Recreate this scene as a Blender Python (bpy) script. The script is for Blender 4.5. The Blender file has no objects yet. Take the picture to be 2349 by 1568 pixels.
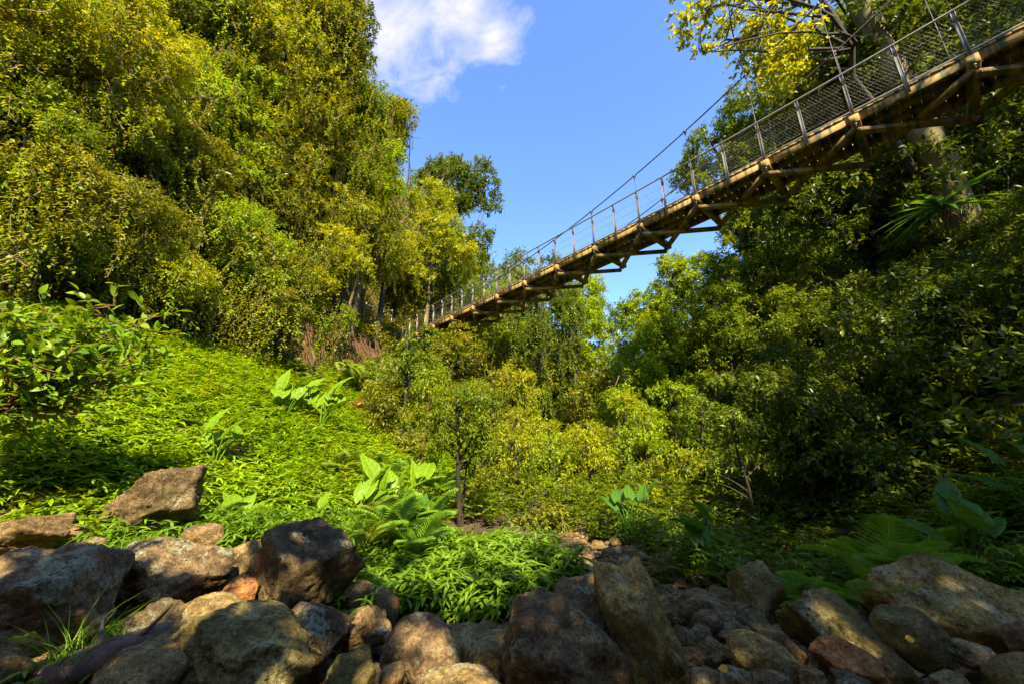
import bpy, math, random
import numpy as np
R0 = np.random.default_rng(11)
random.seed(5)
PI = math.pi
sc = bpy.context.scene
COL = sc.collection

# ------------------------------------------------------------------ camera
PITCH = 0.2959
CAMZ = 1.6
FV = 913.7
CP, SP = math.cos(PITCH), math.sin(PITCH)
cam = bpy.data.cameras.new('camera')
cam.sensor_width = 36.0
cam.lens = 14.01
cam.clip_end = 3000
cam.clip_start = 0.05
co = bpy.data.objects.new('camera', cam)
co.location = (0, 0, CAMZ)
co.rotation_euler = (PI/2 + PITCH, 0, 0)
COL.objects.link(co)
sc.camera = co

def ray(u, v):
    a = (u-1174)/FV; b = -(v-784)/FV
    return np.array([a, CP - b*SP, SP + b*CP])
def Pt(u, v, t):
    return np.array([0, 0, CAMZ]) + t*ray(u, v)
def PY(u, v, Y):
    r = ray(u, v)
    return np.array([0, 0, CAMZ]) + r*(Y/r[1]), Y/r[1]

# ------------------------------------------------------------------ noise
def _h(ix, iy, iz, s):
    n = (ix*374761393 + iy*668265263 + iz*2147483647 + s*1274126177) & 0xffffffff
    n = ((n ^ (n >> 13))*1274126177) & 0xffffffff
    n = ((n ^ (n >> 16))*2246822519) & 0xffffffff
    return ((n ^ (n >> 15)) & 0xffffff)/float(0xffffff)*2-1
def vnoise(P, s=0):
    P = np.asarray(P, float); i = np.floor(P).astype(np.int64); f = P-i
    f = f*f*(3-2*f)
    r = 0
    for a in (0, 1):
        for b in (0, 1):
            for c in (0, 1):
                w = (f[..., 0] if a else 1-f[..., 0])*(f[..., 1] if b else 1-f[..., 1])*(f[..., 2] if c else 1-f[..., 2])
                r = r + w*_h(i[..., 0]+a, i[..., 1]+b, i[..., 2]+c, s)
    return r
def fbm(P, s=0, o=4):
    r = 0; a = 1.0
    P = np.asarray(P, float)
    for k in range(o):
        r = r + a*vnoise(P*(2.03**k), s+k*7); a *= .5
    return r
def sstep(x, a, b):
    t = np.clip((x-a)/(b-a), 0, 1)
    return t*t*(3-2*t)

# ------------------------------------------------------------------ terrain
def xL(y): return np.interp(y, [-40, 0, 3, 5, 7, 9, 12, 25, 40, 80], [-8, -5.6, -5.1, -4.8, -3.7, -2.7, -1.9, 0, 3, 14])
def xR(y): return np.interp(y, [-40, 0, 3, 8, 15, 25, 40, 80], [4, 4.5, 5, 5.6, 7, 11, 18, 34])
def terr(x, y, fine=True):
    x = np.asarray(x, float); y = np.asarray(y, float)
    fl = np.interp(y, [-40, 5, 7, 9, 45, 120], [-1.5, -.35, -.15, .05, 1.9, 14])
    dl = np.maximum(0, xL(y)-x)
    b = .55+.012*np.clip(y-13, 0, 30)
    base = np.interp(y, [0, 10, 20, 30, 40], [9.0, 9.3, 9.8, 12.5, 15])
    z = fl + b*np.minimum(dl, base)*sstep(dl, -.5, 2.0)**.5
    bx = -11.3 + (y-13.5)*.42                     # earth bank line
    z = z + 1.9*sstep(bx-x, 0, .9)*sstep(y, 6, 11)*(1-sstep(y, 23, 27))
    e = np.maximum(0, dl-base-1.2)
    z = z + np.where(e < 12, 2.5*e, 30+.35*(e-12))
    dr = np.maximum(0, x-xR(y))
    z = z + .42*np.minimum(dr, 5) + .75*np.clip(dr-5, 0, 22) + .2*np.maximum(0, dr-27)
    if fine:
        Q = np.stack([x*.45, y*.45, x*0], -1)
        z = z + .16*fbm(Q, 3, 3)*sstep(y, 4, 9) + .05*fbm(Q*4, 9, 2)
    return z
def hit(u, v, tmax=120):
    r = ray(u, v); t = np.arange(1.5, tmax, .1)
    d = CAMZ + t*r[2] - terr(t*r[0], t*r[1], False)
    k = np.nonzero(d < 0)[0]
    return t[k[0]] if len(k) else None
def ground_pt(u, v):
    t = hit(u, v) or 20
    p = Pt(u, v, t); p[2] = float(terr(p[0], p[1])); return p, t

# ------------------------------------------------------------------ mesh helpers
def mesh_obj(name, V, F, mat, parent=None, attr=None, smooth=False, loops=None):
    """F: (n,k) array of faces, or list of such arrays"""
    me = bpy.data.meshes.new(name)
    V = np.asarray(V, np.float32)
    if isinstance(F, np.ndarray): F = [F]
    F = [np.asarray(f, np.int32) for f in F if len(f)]
    me.vertices.add(len(V)); me.vertices.foreach_set('co', V.ravel())
    nl = sum(f.size for f in F); nf = sum(len(f) for f in F)
    me.loops.add(nl); me.loops.foreach_set('vertex_index', np.concatenate([f.ravel() for f in F]))
    me.polygons.add(nf)
    tot = np.concatenate([np.full(len(f), f.shape[1], np.int32) for f in F])
    st = np.concatenate([[0], np.cumsum(tot)[:-1]]).astype(np.int32)
    me.polygons.foreach_set('loop_start', st)
    if smooth: me.polygons.foreach_set('use_smooth', np.ones(nf, bool))
    if attr is not None:
        a = me.attributes.new('v', 'FLOAT', 'POINT'); a.data.foreach_set('value', np.asarray(attr, np.float32))
    me.update(calc_edges=True)
    me.materials.append(mat)
    o = bpy.data.objects.new(name, me); COL.objects.link(o)
    if parent is not None: o.parent = parent
    return o
def tag(o, label=None, cat=None, group=None, kind=None):
    if label: o['label'] = label
    if cat: o['category'] = cat
    if group: o['group'] = group
    if kind: o['kind'] = kind
    return o
def empty(name, loc, label, cat, group=None):
    o = bpy.data.objects.new(name, None); COL.objects.link(o)
    o.location = [float(c) for c in loc]; o.empty_display_size = .2
    return tag(o, label, cat, group)
def nrm(a):
    return a/(np.linalg.norm(a, axis=-1, keepdims=True)+1e-9)

class MB:
    """collects boxes / tubes into one mesh"""
    def __init__(s): s.V = []; s.F3 = []; s.F4 = []; s.n = 0
    def add(s, V, F):
        F = np.asarray(F)+s.n; s.V.append(np.asarray(V, float)); s.n += len(V)
        (s.F4 if F.shape[1] == 4 else s.F3).append(F)
    def tube(s, pts, rad, sides=8, cap=True):
        pts = np.asarray(pts, float); n = len(pts); rad = np.broadcast_to(np.asarray(rad, float), (n,))
        T = nrm(np.gradient(pts, axis=0))
        up = np.array([0, 0, 1.]) if abs(T[0, 2]) < .9 else np.array([1., 0, 0])
        A = nrm(np.cross(T, up)); B = np.cross(T, A)
        th = np.arange(sides)/sides*2*PI
        V = pts[:, None]+rad[:, None, None]*(np.cos(th)[None, :, None]*A[:, None]+np.sin(th)[None, :, None]*B[:, None])
        V = V.reshape(-1, 3); F = []
        for i in range(n-1):
            for j in range(sides):
                k = (j+1) % sides
                F.append((i*sides+j, i*sides+k, (i+1)*sides+k, (i+1)*sides+j))
        if cap:
            m = len(V); V = np.vstack([V, pts[0], pts[-1]])
            s.add(V, F)
            base = s.n-len(V)
            s.F3.append(np.array([(base+m, base+(j+1) % sides, base+j) for j in range(sides)]))
            q = (n-1)*sides
            s.F3.append(np.array([(base+m+1, base+q+j, base+q+(j+1) % sides) for j in range(sides)]))
        else: s.add(V, F)
    def bar(s, a, b, w, h, up=(0, 0, 1), bev=.08):
        """rectangular bar from a to b, width w (sideways) height h, slightly chamfered"""
        a = np.asarray(a, float); b = np.asarray(b, float)
        T = nrm(b-a); S = nrm(np.cross(T, np.asarray(up, float))); U = np.cross(S, T)
        c = bev*min(w, h)
        ring = [(-w/2+c, -h/2), (w/2-c, -h/2), (w/2, -h/2+c), (w/2, h/2-c), (w/2-c, h/2), (-w/2+c, h/2), (-w/2, h/2-c), (-w/2, -h/2+c)]
        V = [p+S*x+U*y for p in (a, b) for x, y in ring]
        F = [(j, (j+1) % 8, 8+(j+1) % 8, 8+j) for j in range(8)]
        base = s.n; s.add(V, F)
        for o, rev in ((0, 1), (8, 0)):
            idx = [o+j for j in range(8)]
            tri = [(idx[0], idx[j], idx[j+1]) for j in range(1, 7)]
            if rev: tri = [t[::-1] for t in tri]
            s.F3.append(np.array(tri)+base)
    def build(s, name, mat, parent=None, smooth=False, attr=None):
        F = []
        if s.F4: F.append(np.concatenate(s.F4))
        if s.F3: F.append(np.concatenate(s.F3))
        return mesh_obj(name, np.concatenate(s.V), F, mat, parent, attr, smooth)

def leaves(P, D, N, L, W, fold=.35, hi=False, var=None, bend=.25):
    """kite leaves folded on the midrib; hi = 3 segments per side, bent along the length"""
    n = len(P); L = np.broadcast_to(L, (n,))[:, None]; W = np.broadcast_to(W, (n,))[:, None]
    D = nrm(D); S = nrm(np.cross(D, N)); U = np.cross(S, D)
    if var is None: var = R0.random(n)
    if not hi:
        V = np.stack([P, P+D*L*.42+S*W*.5+U*W*fold*.5, P+D*L-U*L*bend*.3, P+D*L*.42-S*W*.5+U*W*fold*.5], 1).reshape(-1, 3)
        b = np.arange(n)[:, None]*4
        F = np.concatenate([b+np.array([0, 1, 2]), b+np.array([0, 2, 3])])
        return V, F, np.repeat(var, 4)
    rows = [(0, .04), (.22, .78), (.5, 1.0), (.78, .62), (1.0, .02)]
    Vs = []
    for t, w in rows:
        c = P+D*L*t-U*L*bend*t*t
        Vs += [c-S*W*.5*w+U*W*fold*.4*w, c, c+S*W*.5*w+U*W*fold*.4*w]
    V = np.stack(Vs, 1).reshape(-1, 3)
    q = []
    for r in range(4):
        for k in (0, 1): q.append((r*3+k, r*3+k+1, r*3+3+k+1, r*3+3+k))
    b = np.arange(n)[:, None, None]*15
    F = (b+np.array(q)[None]).reshape(-1, 4)
    return V, F, np.repeat(var, 15)

# ------------------------------------------------------------------ materials
def newmat(name):
    m = bpy.data.materials.new(name); m.use_nodes = True
    nt = m.node_tree; nt.nodes.clear()
    out = nt.nodes.new('ShaderNodeOutputMaterial')
    return m, nt, out
def N(nt, t, **k):
    n = nt.nodes.new(t)
    for a, b in k.items():
        if a.startswith('i_'): n.inputs[a[2:].replace('_', ' ')].default_value = b
        else: setattr(n, a, b)
    return n
def mixc(nt, fac, a, b, mode='MIX'):
    n = nt.nodes.new('ShaderNodeMix'); n.data_type = 'RGBA'; n.blend_type = mode
    for sock, val in ((n.inputs[0], fac), (n.inputs[6], a), (n.inputs[7], b)):
        if hasattr(val, 'is_linked') or hasattr(val, 'links'): nt.links.new(val, sock)
        elif isinstance(val, tuple): sock.default_value = (*val, 1)
        else: sock.default_value = val
    return n.outputs[2]
def ramp(nt, src, stops):
    r = nt.nodes.new('ShaderNodeValToRGB'); nt.links.new(src, r.inputs[0])
    el = r.color_ramp.elements
    while len(el) < len(stops): el.new(.5)
    for e, (p, c) in zip(el, stops):
        e.position = p; e.color = (*c, 1) if isinstance(c, tuple) else (c, c, c, 1)
    return r.outputs[0]
def leafmat(name, a, b, trans=.4, rough=.42, accent=None):
    m, nt, out = newmat(name); L = nt.links.new
    at = N(nt, 'ShaderNodeAttribute', attribute_name='v')
    c = ramp(nt, at.outputs['Fac'], [(0, a), (.75, b), (.93, b), (1.0, accent or b)])
    p = N(nt, 'ShaderNodeBsdfPrincipled'); L(c, p.inputs['Base Color'])
    p.inputs['Roughness'].default_value = rough; p.inputs['Specular IOR Level'].default_value = .22
    t = N(nt, 'ShaderNodeBsdfTranslucent')
    tc = mixc(nt, 1.0, c, (1.9, 1.5, .55), 'MULTIPLY'); L(tc, t.inputs['Color'])
    mx = N(nt, 'ShaderNodeMixShader'); mx.inputs[0].default_value = trans
    L(p.outputs[0], mx.inputs[1]); L(t.outputs[0], mx.inputs[2]); L(mx.outputs[0], out.inputs[0])
    return m
LM = {
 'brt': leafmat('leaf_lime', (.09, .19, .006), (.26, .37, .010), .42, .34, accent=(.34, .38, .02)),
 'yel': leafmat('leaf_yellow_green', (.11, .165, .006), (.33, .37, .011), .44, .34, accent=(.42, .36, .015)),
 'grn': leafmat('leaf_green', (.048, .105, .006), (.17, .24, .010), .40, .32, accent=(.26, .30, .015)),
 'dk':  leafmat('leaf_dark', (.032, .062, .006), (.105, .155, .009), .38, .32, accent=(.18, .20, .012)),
 'olv': leafmat('leaf_olive', (.065, .095, .007), (.22, .235, .012), .38, .34, accent=(.33, .27, .015)),
 'org': leafmat('leaf_rusty', (.12, .11, .012), (.33, .26, .016), .38, .4, accent=(.40, .17, .02)),
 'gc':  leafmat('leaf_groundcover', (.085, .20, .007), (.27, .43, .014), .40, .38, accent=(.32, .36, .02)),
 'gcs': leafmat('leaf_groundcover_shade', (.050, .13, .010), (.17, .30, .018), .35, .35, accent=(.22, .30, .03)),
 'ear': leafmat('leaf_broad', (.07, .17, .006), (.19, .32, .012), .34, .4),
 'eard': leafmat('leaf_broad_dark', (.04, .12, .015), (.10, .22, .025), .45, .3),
 'fern': leafmat('leaf_fern', (.10, .18, .015), (.26, .34, .03), .42, .5),
 'fernd': leafmat('leaf_fern_dark', (.09, .22, .02), (.21, .38, .03), .40, .45),
 'dry': leafmat('leaf_dry', (.20, .11, .04), (.42, .27, .09), .3, .6),
}
def barkmat(name, a, b, moss=(.06, .08, .012), mossamt=.45, scale=6, bump=.5):
    m, nt, out = newmat(name); L = nt.links.new
    tc = N(nt, 'ShaderNodeTexCoord'); mp = N(nt, 'ShaderNodeMapping'); mp.inputs['Scale'].default_value = (1, 1, .3)
    L(tc.outputs['Object'], mp.inputs[0])
    n1 = N(nt, 'ShaderNodeTexNoise', i_Scale=scale, i_Detail=6.0, i_Roughness=.65); L(mp.outputs[0], n1.inputs[0])
    n2 = N(nt, 'ShaderNodeTexNoise', i_Scale=1.7, i_Detail=5.0); L(tc.outputs['Object'], n2.inputs[0])
    c = ramp(nt, n1.outputs[0], [(.3, a), (.7, b)])
    c = mixc(nt, ramp(nt, n2.outputs[0], [(.6-mossamt*.3, 0.0), (.72, 1.0)]), c, moss)
    p = N(nt, 'ShaderNodeBsdfPrincipled', i_Roughness=.85); L(c, p.inputs['Base Color'])
    bp = N(nt, 'ShaderNodeBump', i_Strength=bump, i_Distance=.05); L(n1.outputs[0], bp.inputs['Height']); L(bp.outputs[0], p.inputs['Normal'])
    L(p.outputs[0], out.inputs[0]); return m
BK = {
 'tan': barkmat('bark_tan', (.07, .047, .022), (.25, .18, .085), mossamt=.5),
 'dark': barkmat('bark_dark', (.018, .013, .009), (.06, .042, .028), (.03, .04, .01)),
 'grey': barkmat('bark_grey', (.075, .05, .02), (.29, .21, .095), (.10, .10, .02), .8, 4, .9),
 'log': barkmat('bark_log', (.06, .035, .03), (.28, .16, .125), (.09, .06, .05), .2, 9, 1.0),
 'rust': barkmat('bark_rusty', (.06, .028, .010), (.24, .125, .045), (.12, .08, .02), .2, 8),
}
def rockmat(name, a, b, lich=(.40, .41, .26), lamt=.5, moss=(.07, .075, .018), mamt=.4, bump=1.0):
    m, nt, out = newmat(name); L = nt.links.new
    tc = N(nt, 'ShaderNodeTexCoord'); oi = N(nt, 'ShaderNodeObjectInfo')
    mu = N(nt, 'ShaderNodeMath', operation='MULTIPLY'); L(oi.outputs['Random'], mu.inputs[0]); mu.inputs[1].default_value = 37.0
    ad = N(nt, 'ShaderNodeVectorMath', operation='ADD'); L(tc.outputs['Object'], ad.inputs[0]); L(mu.outputs[0], ad.inputs[1])
    def noise(s, d=6.0, r=.6, dist=0.0):
        n = N(nt, 'ShaderNodeTexNoise', i_Scale=s, i_Detail=d, i_Roughness=r, i_Distortion=dist); L(ad.outputs[0], n.inputs[0]); return n.outputs[0]
    n1, n2, n3, n4, n5 = noise(2.6, 8.0, .68, .4), noise(9, 8.0, .7), noise(3.1, 6.0, .65, .3), noise(34, 4.0, .7), noise(1.9, 5.0, .6)
    c = ramp(nt, n1, [(.3, a), (.52, tuple((x+y)/2 for x, y in zip(a, b))), (.72, b)])
    c = mixc(nt, .85, c, ramp(nt, n2, [(.34, .30), (.5, .9), (.66, 1.6)]), 'MULTIPLY')
    c = mixc(nt, .8, c, ramp(nt, n4, [(.32, .35), (.5, 1.0), (.68, 1.75)]), 'MULTIPLY')
    c = mixc(nt, .35, c, mixc(nt, 1.0, c, (1.25, 1.0, .7), 'MULTIPLY'))
    vo = N(nt, 'ShaderNodeTexVoronoi', i_Scale=15.0); L(ad.outputs[0], vo.inputs[0])
    c = mixc(nt, ramp(nt, vo.outputs['Distance'], [(.08, .35), (.2, 0.0)]), c, tuple(min(1, x*1.7+.02) for x in b))
    # lichen crusts
    mm = N(nt, 'ShaderNodeMath', operation='MULTIPLY'); lm = ramp(nt, n3, [(.60-.1*lamt, 0.0), (.66-.1*lamt, 1.0)])
    l2 = ramp(nt, n4, [(.40, 0.0), (.56, 1.0)]); L(lm, mm.inputs[0]); L(l2, mm.inputs[1])
    c = mixc(nt, mm.outputs[0], c, lich)
    mo = N(nt, 'ShaderNodeMath', operation='MULTIPLY'); ml = ramp(nt, n5, [(.62-.22*mamt, 0.0), (.75-.2*mamt, .8)])
    L(ml, mo.inputs[0]); L(ramp(nt, n2, [(.35, 0.0), (.6, 1.0)]), mo.inputs[1])
    c = mixc(nt, mo.outputs[0], c, moss)
    p = N(nt, 'ShaderNodeBsdfPrincipled', i_Roughness=.8); L(c, p.inputs['Base Color']); p.inputs['Specular IOR Level'].default_value = .3
    vc = N(nt, 'ShaderNodeTexVoronoi', i_Scale=5.5, feature='DISTANCE_TO_EDGE'); 
    wv = N(nt, 'ShaderNodeVectorMath', operation='ADD'); nn = N(nt, 'ShaderNodeTexNoise', i_Scale=4.0, i_Detail=4.0); L(ad.outputs[0], nn.inputs[0])
    L(ad.outputs[0], wv.inputs[0]); L(nn.outputs[1], wv.inputs[1]); L(wv.outputs[0], vc.inputs[0])
    b1 = N(nt, 'ShaderNodeBump', i_Strength=1.0*bump, i_Distance=.11); L(n2, b1.inputs['Height'])
    b2 = N(nt, 'ShaderNodeBump', i_Strength=1.0*bump, i_Distance=.035); L(n4, b2.inputs['Height']); L(b1.outputs[0], b2.inputs['Normal'])
    b3 = N(nt, 'ShaderNodeBump', i_Strength=.45*bump, i_Distance=.03); L(ramp(nt, vc.outputs[0], [(0, 0.0), (.035, 1.0)]), b3.inputs['Height']); L(b2.outputs[0], b3.inputs['Normal'])
    L(b3.outputs[0], p.inputs['Normal']); L(p.outputs[0], out.inputs[0]); return m
RM = {
 'brown': rockmat('rock_brown', (0.113, 0.076, 0.033), (0.384, 0.279, 0.133), mamt=.25),
 'lich': rockmat('rock_lichened', (0.126, 0.087, 0.043), (0.410, 0.300, 0.158), (.40, .44, .29), .75, mamt=.1),
 'tan': rockmat('rock_tan', (0.159, 0.114, 0.043), (0.503, 0.381, 0.158), lamt=.3, mamt=.25),
 'moss': rockmat('rock_mossy', (0.113, 0.087, 0.031), (0.410, 0.339, 0.127), (.50, .46, .22), .6, (.13, .13, .025), .75),
 'rust': rockmat('rock_rusty', (0.273, 0.112, 0.037), (0.688, 0.346, 0.125), lamt=.1, mamt=0),
 'dark': rockmat('rock_dark', (0.073, 0.053, 0.024), (0.277, 0.207, 0.104), mamt=.3, lamt=.4),
 'gold': rockmat('rock_golden', (0.199, 0.144, 0.043), (0.687, 0.514, 0.164), (.48, .48, .26), .65, (.14, .12, .03), .5),
}
def groundmat():
    m, nt, out = newmat('soil'); L = nt.links.new
    tc = N(nt, 'ShaderNodeTexCoord')
    n1 = N(nt, 'ShaderNodeTexNoise', i_Scale=.8, i_Detail=10.0, i_Roughness=.7); L(tc.outputs['Object'], n1.inputs[0])
    n2 = N(nt, 'ShaderNodeTexNoise', i_Scale=9.0, i_Detail=8.0, i_Roughness=.7); L(tc.outputs['Object'], n2.inputs[0])
    c = ramp(nt, n1.outputs[0], [(.3, (.04, .026, .014)), (.55, (.085, .055, .025)), (.75, (.055, .06, .016))])
    c = mixc(nt, .7, c, ramp(nt, n2.outputs[0], [(.3, .5), (.7, 1.6)]), 'MULTIPLY')
    # exposed red earth on steep faces
    g = N(nt, 'ShaderNodeNewGeometry'); sx = N(nt, 'ShaderNodeSeparateXYZ'); L(g.outputs['Normal'], sx.inputs[0])
    c = mixc(nt, ramp(nt, sx.outputs[2], [(.5, .75), (.72, 0.0)]), c, (.17, .085, .035))
    p = N(nt, 'ShaderNodeBsdfPrincipled', i_Roughness=.95); L(c, p.inputs['Base Color'])
    b = N(nt, 'ShaderNodeBump', i_Strength=.8, i_Distance=.1); L(n2.outputs[0], b.inputs['Height']); L(b.outputs[0], p.inputs['Normal'])
    L(p.outputs[0], out.inputs[0]); return m
def woodmat(name, a, b, algae=(.035, .05, .010), amt=.5):
    m, nt, out = newmat(name); L = nt.links.new
    tc = N(nt, 'ShaderNodeTexCoord'); mp = N(nt, 'ShaderNodeMapping')
    mp.vector_type = 'TEXTURE'; mp.inputs['Rotation'].default_value = (0, 0, -BTH); mp.inputs['Scale'].default_value = (.16, 1.2, .16)
    L(tc.outputs['Object'], mp.inputs[0])
    n1 = N(nt, 'ShaderNodeTexNoise', i_Scale=3.0, i_Detail=7.0, i_Roughness=.65, i_Distortion=.3); L(mp.outputs[0], n1.inputs[0])
    mq = N(nt, 'ShaderNodeMapping'); mq.vector_type = 'TEXTURE'; mq.inputs['Rotation'].default_value = (0, 0, -BTH); mq.inputs['Scale'].default_value = (1.6, .21, 2.2); L(tc.outputs['Object'], mq.inputs[0])
    n2 = N(nt, 'ShaderNodeTexNoise', i_Scale=1.0, i_Detail=3.0); L(mq.outputs[0], n2.inputs[0])
    c = ramp(nt, n1.outputs[0], [(.3, a), (.7, b)])
    c = mixc(nt, ramp(nt, n2.outputs[0], [(.55-.1*amt, 0.0), (.58, .9)]), c, algae)
    p = N(nt, 'ShaderNodeBsdfPrincipled', i_Roughness=.75); L(c, p.inputs['Base Color'])
    bp = N(nt, 'ShaderNodeBump', i_Strength=.4, i_Distance=.01); L(n1.outputs[0], bp.inputs['Height']); L(bp.outputs[0], p.inputs['Normal'])
    L(p.outputs[0], out.inputs[0]); return m
BTH = -.7325
WOOD = woodmat('timber', (.17, .10, .02), (.42, .265, .06))
WOODD = woodmat('timber_braces', (.13, .085, .022), (.33, .22, .065), amt=.6)
def metalmat(name, c, r=.45, me=.7):
    m, nt, out = newmat(name); L = nt.links.new
    n1 = N(nt, 'ShaderNodeTexNoise', i_Scale=12.0, i_Detail=4.0)
    tc = N(nt, 'ShaderNodeTexCoord'); L(tc.outputs['Object'], n1.inputs[0])
    p = N(nt, 'ShaderNodeBsdfPrincipled', i_Roughness=r, i_Metallic=me)
    L(ramp(nt, n1.outputs[0], [(.3, tuple(x*.65 for x in c)), (.7, c)]), p.inputs['Base Color']); L(p.outputs[0], out.inputs[0]); return m
GALV = metalmat('galvanised_steel', (.34, .32, .28), .5, .6)
CABLE = metalmat('steel_cable', (.10, .09, .08), .5, .5)

# ------------------------------------------------------------------ ground sheet
def grid_axis(lo, hi, f):
    a = [lo]
    while a[-1] < hi: a.append(a[-1]+f(a[-1]))
    return np.array(a)
gx = grid_axis(-110, 130, lambda x: .28 if -18 < x < 14 else (.8 if -30 < x < 30 else 3.0))
gy = grid_axis(-60, 240, lambda y: .28 if 1 < y < 24 else (.7 if -6 < y < 48 else 4.0))
X, Y = np.meshgrid(gx, gy, indexing='ij')
Z = terr(X, Y)
V = np.stack([X, Y, Z], -1).reshape(-1, 3)
nx, ny = X.shape
ii = (np.arange(nx-1)[:, None]*ny+np.arange(ny-1)[None]).ravel()
F = np.stack([ii, ii+ny, ii+ny+1, ii+1], -1)
tag(mesh_obj('ground', V, F, groundmat(), smooth=True), kind='structure')

# ------------------------------------------------------------------ rocks
import bmesh
_ico = {}
def ico(n):
    if n not in _ico:
        bm = bmesh.new(); bmesh.ops.create_icosphere(bm, subdivisions=n, radius=1)
        V = np.array([v.co[:] for v in bm.verts]); F = np.array([[v.index for v in f.verts] for f in bm.faces]); bm.free()
        _ico[n] = (nrm(V), F)
    return _ico[n]
def rotm(ax, a):
    c, s = math.cos(a), math.sin(a)
    return np.array({'x': [[1, 0, 0], [0, c, -s], [0, s, c]], 'y': [[c, 0, s], [0, 1, 0], [-s, 0, c]], 'z': [[c, -s, 0], [s, c, 0], [0, 0, 1]]}[ax], float)
def rock_mesh(seed, sub, shape, aspect=1.0, roll=0.0):
    r = np.random.default_rng(seed); D, F = ico(sub)
    k, p = {'block': (8, 46), 'rough': (10, 34), 'round': (16, 12), 'slab': (8, 40)}[shape]
    n = nrm(r.normal(size=(k, 3)))
    for _ in range(25):   # relax plane normals so faces are spread evenly
        d = n[:, None]-n[None]; q = (d**2).sum(-1)+np.eye(k)
        n = nrm(n+.08*(d/q[..., None]**1.5).sum(1))
    d = r.uniform(.72, 1.0, k)
    m = np.maximum(0, D@n.T)/d
    rad = (m**p).sum(1)**(-1.0/p)
    if shape != 'round':      # second, finer set of chipped facets
        n2 = nrm(r.normal(size=(40, 3))); d2 = r.uniform(.84, 1.0, 40)
        m2 = np.maximum(0, D@n2.T)/d2; rad = rad*np.minimum(1.0, (m2**60).sum(1)**(-1.0/60))
    else:
        n2 = nrm(r.normal(size=(26, 3))); d2 = r.uniform(.90, 1.0, 26)
        m2 = np.maximum(0, D@n2.T)/d2; rad = rad*np.minimum(1.0, (m2**22).sum(1)**(-1.0/22))
    V = D*rad[:, None]
    amp = {'block': .04, 'rough': .07, 'round': .045, 'slab': .04}[shape]
    V = V+D*(amp*fbm(D*1.7+r.uniform(0, 50), seed, 5)+.06*np.abs(fbm(D*4.5+9, seed+3, 4))*(-1 if shape != 'round' else -.4)+.02*fbm(D*13, seed+5, 4))[:, None]
    # ledges and cracks
    if shape != 'round':
        a = nrm(r.normal(size=3)); q = V@a*3.2+.5*fbm(V*1.3, seed+11, 3); fr = q-np.floor(q)
        V = V-D*(.035*(1-sstep(fr, 0, .16)))[:, None]
    V = V@rotm('z', r.uniform(0, 6.28)).T
    V = V*np.array([1, 1, aspect])
    V = V@rotm('y', math.radians(roll)).T
    return V, F
rock_count = 0
def rock(u0, v0, u1, v1, Y, mat, shape, label, roll=0, aspect=1.0, depth=1.0, group='boulders of the stream bed', seed=None, name='boulder'):
    global rock_count
    rock_count += 1
    c, t = PY((u0+u1)/2, (v0+v1)/2, Y)
    w = (u1-u0)*t/FV; h = (v1-v0)*t/FV*1.02
    big = (u1-u0) > 130
    V, F = rock_mesh(seed or rock_count*13+5, 5 if big else 4, shape, aspect, roll)
    lo, hi = V.min(0), V.max(0); V = (V-(lo+hi)/2)/(hi-lo)
    dd = depth*math.sqrt(w*h)*1.05
    # view foreshortening: the visible height mixes true height and depth
    V = V*np.array([w, dd, h*1.0])
    sl = V@np.array([0, -SP*.35, 1.0])*1.0
    V[:, 2] *= h/(sl.max()-sl.min())
    o = mesh_obj(name, V, F, RM[mat], smooth=True)
    o.location = [float(q) for q in c]
    tag(o, label, 'boulder' if w > .45 else 'rock', group)
    return o
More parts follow.
